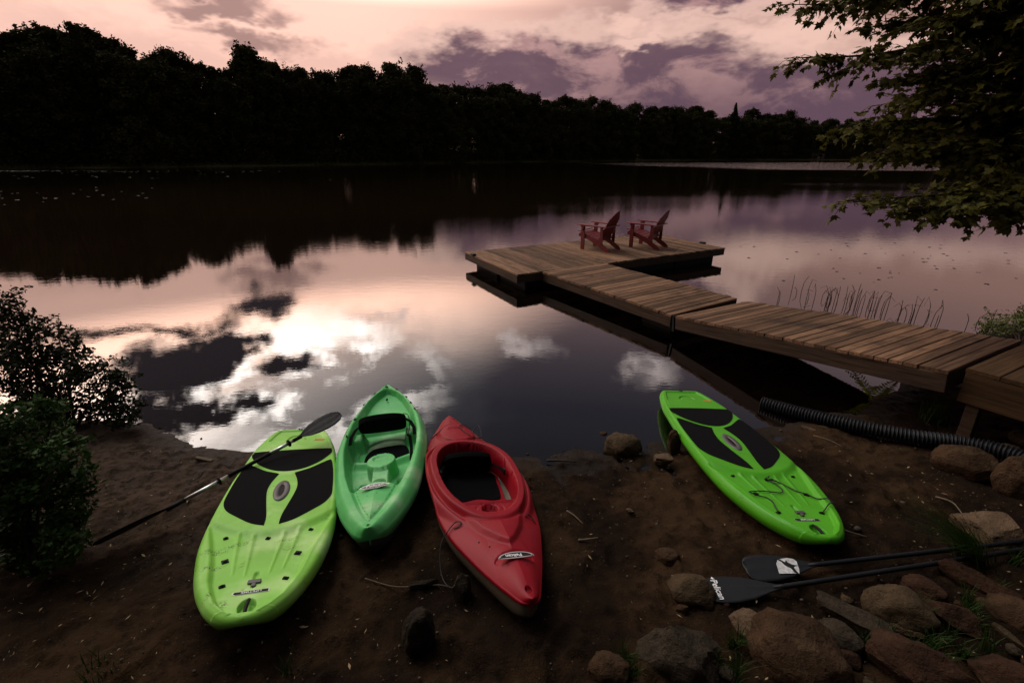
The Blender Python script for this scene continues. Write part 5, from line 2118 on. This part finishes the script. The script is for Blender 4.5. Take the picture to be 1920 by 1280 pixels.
def tuft(name, x, y, n, L, spread, label, group=None, lean=(0, 0), m='grass', seed=0, z=None, w=.0035):
    r = np.random.default_rng(seed)
    tris = []
    for _ in range(n):
        a = r.uniform(0, 6.28)
        bx, by = r.normal(0, spread * .35), r.normal(0, spread * .35)
        l = L * r.uniform(.5, 1.1)
        out = r.uniform(.15, .75)
        dx, dy = math.cos(a) * out + lean[0], math.sin(a) * out + lean[1]
        sx, sy = -math.sin(a) * w, math.cos(a) * w
        pr = None
        for i in range(4):
            t = i / 3
            k = l * t
            c = (bx + dx * k * (.35 + .65 * t), by + dy * k * (.35 + .65 * t), k * (1 - .35 * t * out))
            ww = 1 - t * .92
            cur = ((c[0] - sx * ww, c[1] - sy * ww, c[2]), (c[0] + sx * ww, c[1] + sy * ww, c[2]))
            if pr:
                tris.append((pr[0], pr[1], cur[1], cur[0]))
            pr = cur
    q = np.array(tris).reshape(-1, 3)
    o = obj(name, fast_mesh(name, q, np.arange(len(q)).reshape(-1, 4)), M[m])
    o.location = (x, y, gz(x, y) if z is None else z)
    tag(o, label, 'grass', group)
    return o


tuft('grass_tuft', 4.36, 4.24, 130, .40, .16, 'dark grass tuft growing under the walkway end', seed=1)
tuft('grass_tuft', 2.95, 2.27, 190, .42, .12, 'long grass tuft drooping left beside the pale slab', lean=(-.9, .05), seed=2)
tuft('grass_tuft', -1.10, 1.55, 16, .13, .05, 'sparse grass sprig at the bottom edge below the left board', seed=3)
tuft('grass_tuft', -2.06, 1.54, 30, .12, .14, 'faint grass patch in the bottom left corner', seed=4)
GR = [(1.131, 1.669), (1.20, 1.69), (1.346, 1.712), (1.43, 1.70), (1.502, 1.693), (1.93, 1.72), (2.275, 1.694), (2.02, 1.62), (2.472, 1.756), (2.835, 2.006), (3.145, 2.216), (.992, 1.597),
      (.566, 1.605), (2.246, 1.603), (2.10, 1.58), (2.221, 1.86), (1.62, 1.72), (2.56, 1.90), (1.08, 1.50), (2.40, 1.62), (2.66, 1.62), (3.05, 2.42), (1.80, 1.66), (.60, 1.53), (2.15, 1.66), (2.50, 1.83)]
for k, (x, y) in enumerate(GR):
    tuft('grass_tuft', x, y, random.Random(k).randint(26, 60), random.Random(k + 5).uniform(.09, .17), .045, 'green grass tuft growing between the shore rocks',
         'grass tufts among the rocks', seed=50 + k)


def reed(x, y, rs):
    q = MB()
    h = rs.uniform(.14, .38)
    dx, dy = rs.uniform(-.10, .10), rs.uniform(-.06, .06)
    p = [(0, 0, -.15), (dx * .2, dy * .3, h * .55), (dx, dy, h)]
    if rs.random() < .6:
        p += [(dx + rs.uniform(-.14, .14), dy, h * rs.uniform(.5, .9))]
    q.tube(p, [.0062, .005, .004, .0025][:len(p)], 5)
    o = q.build('reed', M['reed'])
    o.location = (x, y, 0)
    tag(o, 'thin brown reed standing in the water beyond the walkway', 'reed', 'reeds beyond the walkway')


reed_rs = random.Random(70)
for (x, y, n) in [(5.17, 8.94, 2), (5.85, 9.2, 4), (6.05, 8.85, 6), (6.30, 8.7, 6), (6.5, 8.6, 9), (6.6, 8.3, 8), (6.75, 8.1, 6), (7.03, 7.94, 5), (7.2, 7.7, 4), (7.35, 7.5, 4), (7.75, 7.4, 2)]:
    for _ in range(n):
        reed(x + reed_rs.gauss(0, .12), y + reed_rs.gauss(0, .2), reed_rs)


def lily(name, spots, label, seed):
    r = np.random.default_rng(seed)
    vs, fs = [], []
    for (cx, cy, sx, sy, n, rad) in spots:
        for _ in range(n):
            x, y = cx + r.normal(0, sx), cy + r.normal(0, sy)
            if sdist(np.array([x]), np.array([y]))[0] > -.3:
                continue
            q = rad * r.uniform(.5, 1.2)
            a0 = r.uniform(0, 6.28)
            b0 = len(vs)
            vs.append((x, y, .006))
            for k in range(9):
                a = a0 + .25 + (2 * math.pi - .5) * k / 8
                vs.append((x + math.cos(a) * q, y + math.sin(a) * q, .006 + .004 * r.random()))
            fs += [(b0, b0 + 1 + k, b0 + 2 + k) for k in range(8)]
    mb = MB()
    mb.v, mb.f = vs, fs
    tag(mb.build(name, M['lily']), label, 'lily pads', kind='stuff')


lily('lily_pads', [(9.5, 13.2, 1.8, 1.2, 26, .042), (12.5, 14.2, 2.0, 1.3, 26, .042), (8.2, 11.0, 1.0, .8, 8, .035), (10.2, 11.0, 1.2, .6, 8, .035)], 'scattered lily pads floating beyond the walkway on the right', 5)
lily('lily_pads', [(-88, 86, 5, 1.5, 150, .28), (-66, 84, 12, 2.5, 60, .26), (-60, 64, 12, 6, 30, .18), (-36, 36, 5, 3, 26, .11), (-28, 31, 3, 2, 14, .10)], 'pale flecks of lily pads on the dark water at the far left', 6)


# ------------------------------------------------------------------ overhanging maple on the right
def make_maple():
    rs = random.Random(17)
    r = np.random.default_rng(17)
    base = Vector((8.3, 4.6, gz(8.3, 4.6)))
    root = empty('maple_tree', base)
    tr = MB()
    tr.tube(spline([(0, 0, -.2), (-.05, .1, 1.4), (-.2, .25, 3.2), (-.15, .3, 5.2), (0, .35, 7.0)], 4), [.26, .24, .22, .21, .20, .19, .18, .17, .15, .14, .12, .11, .10, .085, .07, .055, .04], 12)
    tr.build('trunk', M['bark'], root, True)
    tips = [(3.02, 6.0, 3.64), (3.22, 6.58, 4.28), (3.75, 6.12, 2.88), (3.55, 5.2, 2.17), (3.92, 4.96, 2.10), (4.25, 4.98, 2.14), (5.02, 4.95, 2.08), (3.93, 6.33, 3.98), (4.1, 6.02, 3.42),
            (3.98, 5.7, 2.66), (4.2, 5.89, 3.92), (4.77, 5.57, 3.12), (5.34, 5.78, 3.65), (3.68, 6.3, 4.25), (4.2, 6.3, 4.6), (4.8, 6.0, 4.5), (5.4, 6.2, 4.4), (4.4, 6.4, 3.2), (5.2, 5.9, 2.9),
            (5.0, 5.4, 2.5), (4.5, 5.6, 2.6), (4.3, 5.9, 2.95), (4.9, 5.2, 2.25), (5.6, 5.4, 2.4), (5.5, 6.0, 3.2), (4.6, 6.6, 3.7), (5.8, 6.2, 3.9), (5.9, 5.9, 3.4), (5.7, 6.6, 4.6), (4.55, 5.3, 2.35),
            (4.0, 6.1, 4.4), (4.6, 5.6, 4.15), (5.2, 5.5, 4.25), (5.0, 5.3, 3.9), (4.4, 5.9, 4.35), (5.5, 5.5, 4.5), (4.75, 5.8, 4.0), (5.3, 5.7, 4.05), (5.7, 5.6, 3.9), (4.95, 5.6, 3.5), (5.45, 5.5, 3.3), (4.55, 5.9, 3.55), (4.35, 5.75, 3.25), (5.0, 6.1, 3.95), (6.0, 5.7, 2.8)]
    leaf_p, leaf_d = [], []
    for k, tip in enumerate(tips):
        tip = Vector(tip)
        h = max(1.6, min(6.2, tip.z + rs.uniform(-.3, .25)))
        s0 = Vector((8.1 + rs.uniform(-.05, .05), 4.85 + rs.uniform(-.05, .05), h))
        mid = s0.lerp(tip, .5) + Vector((rs.uniform(-.1, .1), rs.uniform(.1, .45), rs.uniform(.05, .35)))
        mid2 = s0.lerp(tip, .8) + Vector((0, rs.uniform(0, .2), rs.uniform(.02, .16)))
        pts = [Vector(p) for p in spline([s0, mid, mid2, tip], 10)]
        n = len(pts)
        b = MB()
        b.tube([p - base for p in pts], [.036 * (1 - i / n) ** 1.2 + .0035 for i in range(n)], 7, False)
        b.build('branch', M['bark'], root, True)
        tw = MB()
        for i in range(int(n * .30), n):
            t = i / (n - 1)
            if pts[i].x > 7.0:
                continue
            d = (pts[min(i + 1, n - 1)] - pts[i - 1]).normalized()
            for _ in range((5 if pts[i].x > 4.4 else 4) if t < .9 else 2):
                L = rs.uniform(.16, .46) * (1.25 - .75 * t)
                e = (d * rs.uniform(.2, .9) + Vector((rs.gauss(0, .6), rs.gauss(0, .7), rs.gauss(-.12, .38)))).normalized()
                p0 = pts[i].lerp(pts[i - 1], rs.random())
                p1 = p0 + e * L * .55 + Vector((0, 0, .01))
                p2 = p0 + e * L - Vector((0, 0, .12 * L))
                tw.tube([p0 - base, p1 - base, p2 - base], [.0038, .0028, .0012], 4, False)
                m_ = max(3, int(L / .042))
                for q in range(m_ + 2):
                    f = (q + .6) / (m_ + 1)
                    pp = (p0.lerp(p1, f * 2) if f < .5 else p1.lerp(p2, min(1, f * 2 - 1)))
                    leaf_p.append(pp + Vector((rs.gauss(0, .018), rs.gauss(0, .018), rs.gauss(-.012, .014))))
                    leaf_d.append((e + Vector((rs.gauss(0, .8), rs.gauss(0, .8), rs.gauss(-.45, .35)))).normalized())
        tw.build('twigs', M['bark'], root)['kind'] = 'stuff'
    half = [(.20, -.09), (.25, .08), (.60, .10), (.43, .27), (.60, .54), (.27, .47), (.20, .68)]
    out = [(0, 0)] + half + [(0, 1.0)] + [(-x, y) for x, y in half[::-1]]
    unit = np.array([(0, .3, .0)] + [(x, y, -.16 * abs(x) - .10 * y * y) for x, y in out])
    nv = len(unit)
    fan = np.array([(0, 1 + i, 1 + (i + 1) % (nv - 1)) for i in range(nv - 1)])
    N = len(leaf_p)
    Pp = np.array([tuple(p) for p in leaf_p])
    D = np.array([tuple(d) for d in leaf_d])
    up = np.tile([0, 0, 1.0], (N, 1)) + r.normal(0, .45, (N, 3))
    X = np.cross(D, up)
    X /= np.linalg.norm(X, axis=1)[:, None]
    Zz = np.cross(X, D)
    sz = r.uniform(.050, .096, N)
    co = Pp[:, None, :] + sz[:, None, None] * (unit[None, :, 0:1] * X[:, None] + unit[None, :, 1:2] * D[:, None] + unit[None, :, 2:3] * Zz[:, None])
    # the 300 leaves that show largest are single parts, the rest one mass
    view = Pp - np.array(EYE)
    dist = np.linalg.norm(view, axis=1)
    show = sz / dist * (.35 + np.abs((Zz * view).sum(1)) / dist)
    show[(Pp[:, 0] / np.maximum(view[:, 1] * .929 - view[:, 2] * .37, .1)) > 1.05] = 0
    order = np.argsort(-show)
    single, rest = order[:300], order[300:]
    faces = (np.arange(len(rest))[:, None, None] * nv + fan[None]).reshape(-1, 3)
    f = obj('crown', fast_mesh('crown', co[rest].reshape(-1, 3) - np.array(base), faces), M['leaf_maple'], root, False)
    f['kind'] = 'stuff'
    lm = fast_mesh('leaf', unit, fan)
    lm.materials.append(M['leaf_maple'])
    for i in single:
        o = bpy.data.objects.new('leaf', lm)
        COL.objects.link(o)
        o.parent = root
        mx = Matrix((Vector(X[i]), Vector(D[i]), Vector(Zz[i]))).transposed().to_4x4() @ Matrix.Scale(float(sz[i]), 4)
        mx.translation = Vector(Pp[i]) - base
        o.matrix_local = mx
    tag(root, 'maple tree overhanging the water from the right with lobed green leaves', 'tree')
    print('maple leaves', N)


make_maple()


# ------------------------------------------------------------------ small things on the sand
def stick(pts, rad, label, seed, m='stick'):
    rs = random.Random(seed)
    P = [Vector((x, y, gz(x, y) + rad * .7 + h)) for x, y, h in pts]
    q = MB()
    p = spline(P, 5)
    q.tube([Vector(v) - P[0] for v in p], [rad * (1 - .5 * i / len(p)) * rs.uniform(.85, 1.15) for i in range(len(p))], 7)
    o = q.build('stick', M[m], None, True)
    o.location = P[0]
    tag(o, label, 'stick')


q = MB()
q.box((0, 0, .012), (.17, .035, .024), Matrix.Rotation(.05, 3, 'Y'))
o = bevel(q.build('driftwood', M['stick']), .005)
o.location = (-2.84, 3.62, gz(-2.84, 3.62))
o.rotation_euler = (0, .05, -.18)
tag(o, 'short flat piece of driftwood on the sand left of the left board', 'driftwood')
stick([(.42, 2.86, 0), (.47, 2.79, .004), (.52, 2.70, 0)], .007, 'short straight stick on the sand right of the red kayak', 1)
stick([(.46, 2.52, 0), (.53, 2.52, .006), (.60, 2.54, 0)], .009, 'thick broken stick below the straight one', 2)
stick([(.32, 3.62, .0), (.45, 3.60, .008), (.58, 3.59, 0)], .013, 'dark wet stick at the water edge left of the tan rock', 3, 'bark')
stick([(-.92, 2.18, 0), (-.70, 2.10, .01), (-.45, 2.12, .005), (-.33, 2.08, 0)], .005, 'thin bent twig between the kayaks bows', 4)
stick([(2.30, 2.62, 0), (2.34, 2.55, .01), (2.44, 2.50, 0)], .006, 'small curled twig right of the right board', 5)
stick([(1.45, 2.30, 0), (1.62, 2.18, .008), (1.74, 2.12, 0)], .005, 'thin twig behind the paddle blades', 6)
stick([(3.02, 4.02, 0), (3.10, 3.90, .006), (3.14, 3.78, 0)], .006, 'forked root twig on the sand below the pipe', 7)
stick([(3.3, 2.95, .0), (3.33, 2.85, .02), (3.30, 2.72, 0)], .007, 'short twig in front of the large brown boulder', 8)


def litter():
    r = np.random.default_rng(77)
    # dry leaf bits and wood chips
    n = 1500
    x, y = r.uniform(-3.6, 4.2, n), r.uniform(1.2, 3.9, n)
    d = sdist(x, y)
    keep = (d > .12) & (r.random(n) < np.clip(.30 + .7 * (vnoise(x * 1.3 + 9, y * 1.3) > -.1), 0, 1))
    x, y = x[keep], y[keep]
    z = height(x, y) + .016
    quads = []
    for i in range(len(x)):
        a = r.uniform(0, 6.28)
        l = min(.026, .005 * math.exp(r.normal(.35, .5)))
        w = l * r.uniform(.15, .45)
        c, s = math.cos(a), math.sin(a)
        t1, t2 = r.uniform(-.006, .008), r.uniform(-.003, .003)
        quads.append([(x[i] - c * l, y[i] - s * l, z[i]), (x[i] + s * w, y[i] - c * w, z[i] + .004 + t2), (x[i] + c * l, y[i] + s * l, z[i] + t1 + .004), (x[i] - s * w, y[i] + c * w, z[i] + .002)])
    q = np.array(quads).reshape(-1, 3)
    tag(obj('leaf_litter', fast_mesh('leaf_litter', q, np.arange(len(q)).reshape(-1, 4)), M['chips'], smooth=False), 'dry leaf bits and wood chips strewn over the sand', 'litter', kind='stuff')
    # pebbles
    bm = bmesh.new()
    bmesh.ops.create_icosphere(bm, subdivisions=1, radius=1.0)
    u = np.array([tuple(v.co) for v in bm.verts])
    bm.verts.index_update()
    f = np.array([[v.index for v in q_.verts] for q_ in bm.faces])
    bm.free()
    n = 5200
    x, y = r.uniform(-3.4, 4.6, n), r.uniform(1.2, 4.4, n)
    d = sdist(x, y)
    k = (d > -.35)
    x, y = x[k], y[k]
    s = np.exp(r.normal(-5.65, .50, len(x)))
    z = height(x, y) + s * .2 + .006
    sc = s[:, None] * r.uniform(.6, 1.3, (len(x), 3)) * np.array([1, 1, .7])
    co = np.stack([x, y, z], 1)[:, None, :] + u[None] * sc[:, None, :] * r.uniform(.8, 1.15, (len(x), len(u), 1))
    fc = (np.arange(len(x))[:, None, None] * len(u) + f[None]).reshape(-1, 3)
    tag(obj('pebbles', fast_mesh('pebbles', co.reshape(-1, 3), fc), M['pebble']), 'small pebbles scattered over the beach', 'pebbles', kind='stuff')


litter()
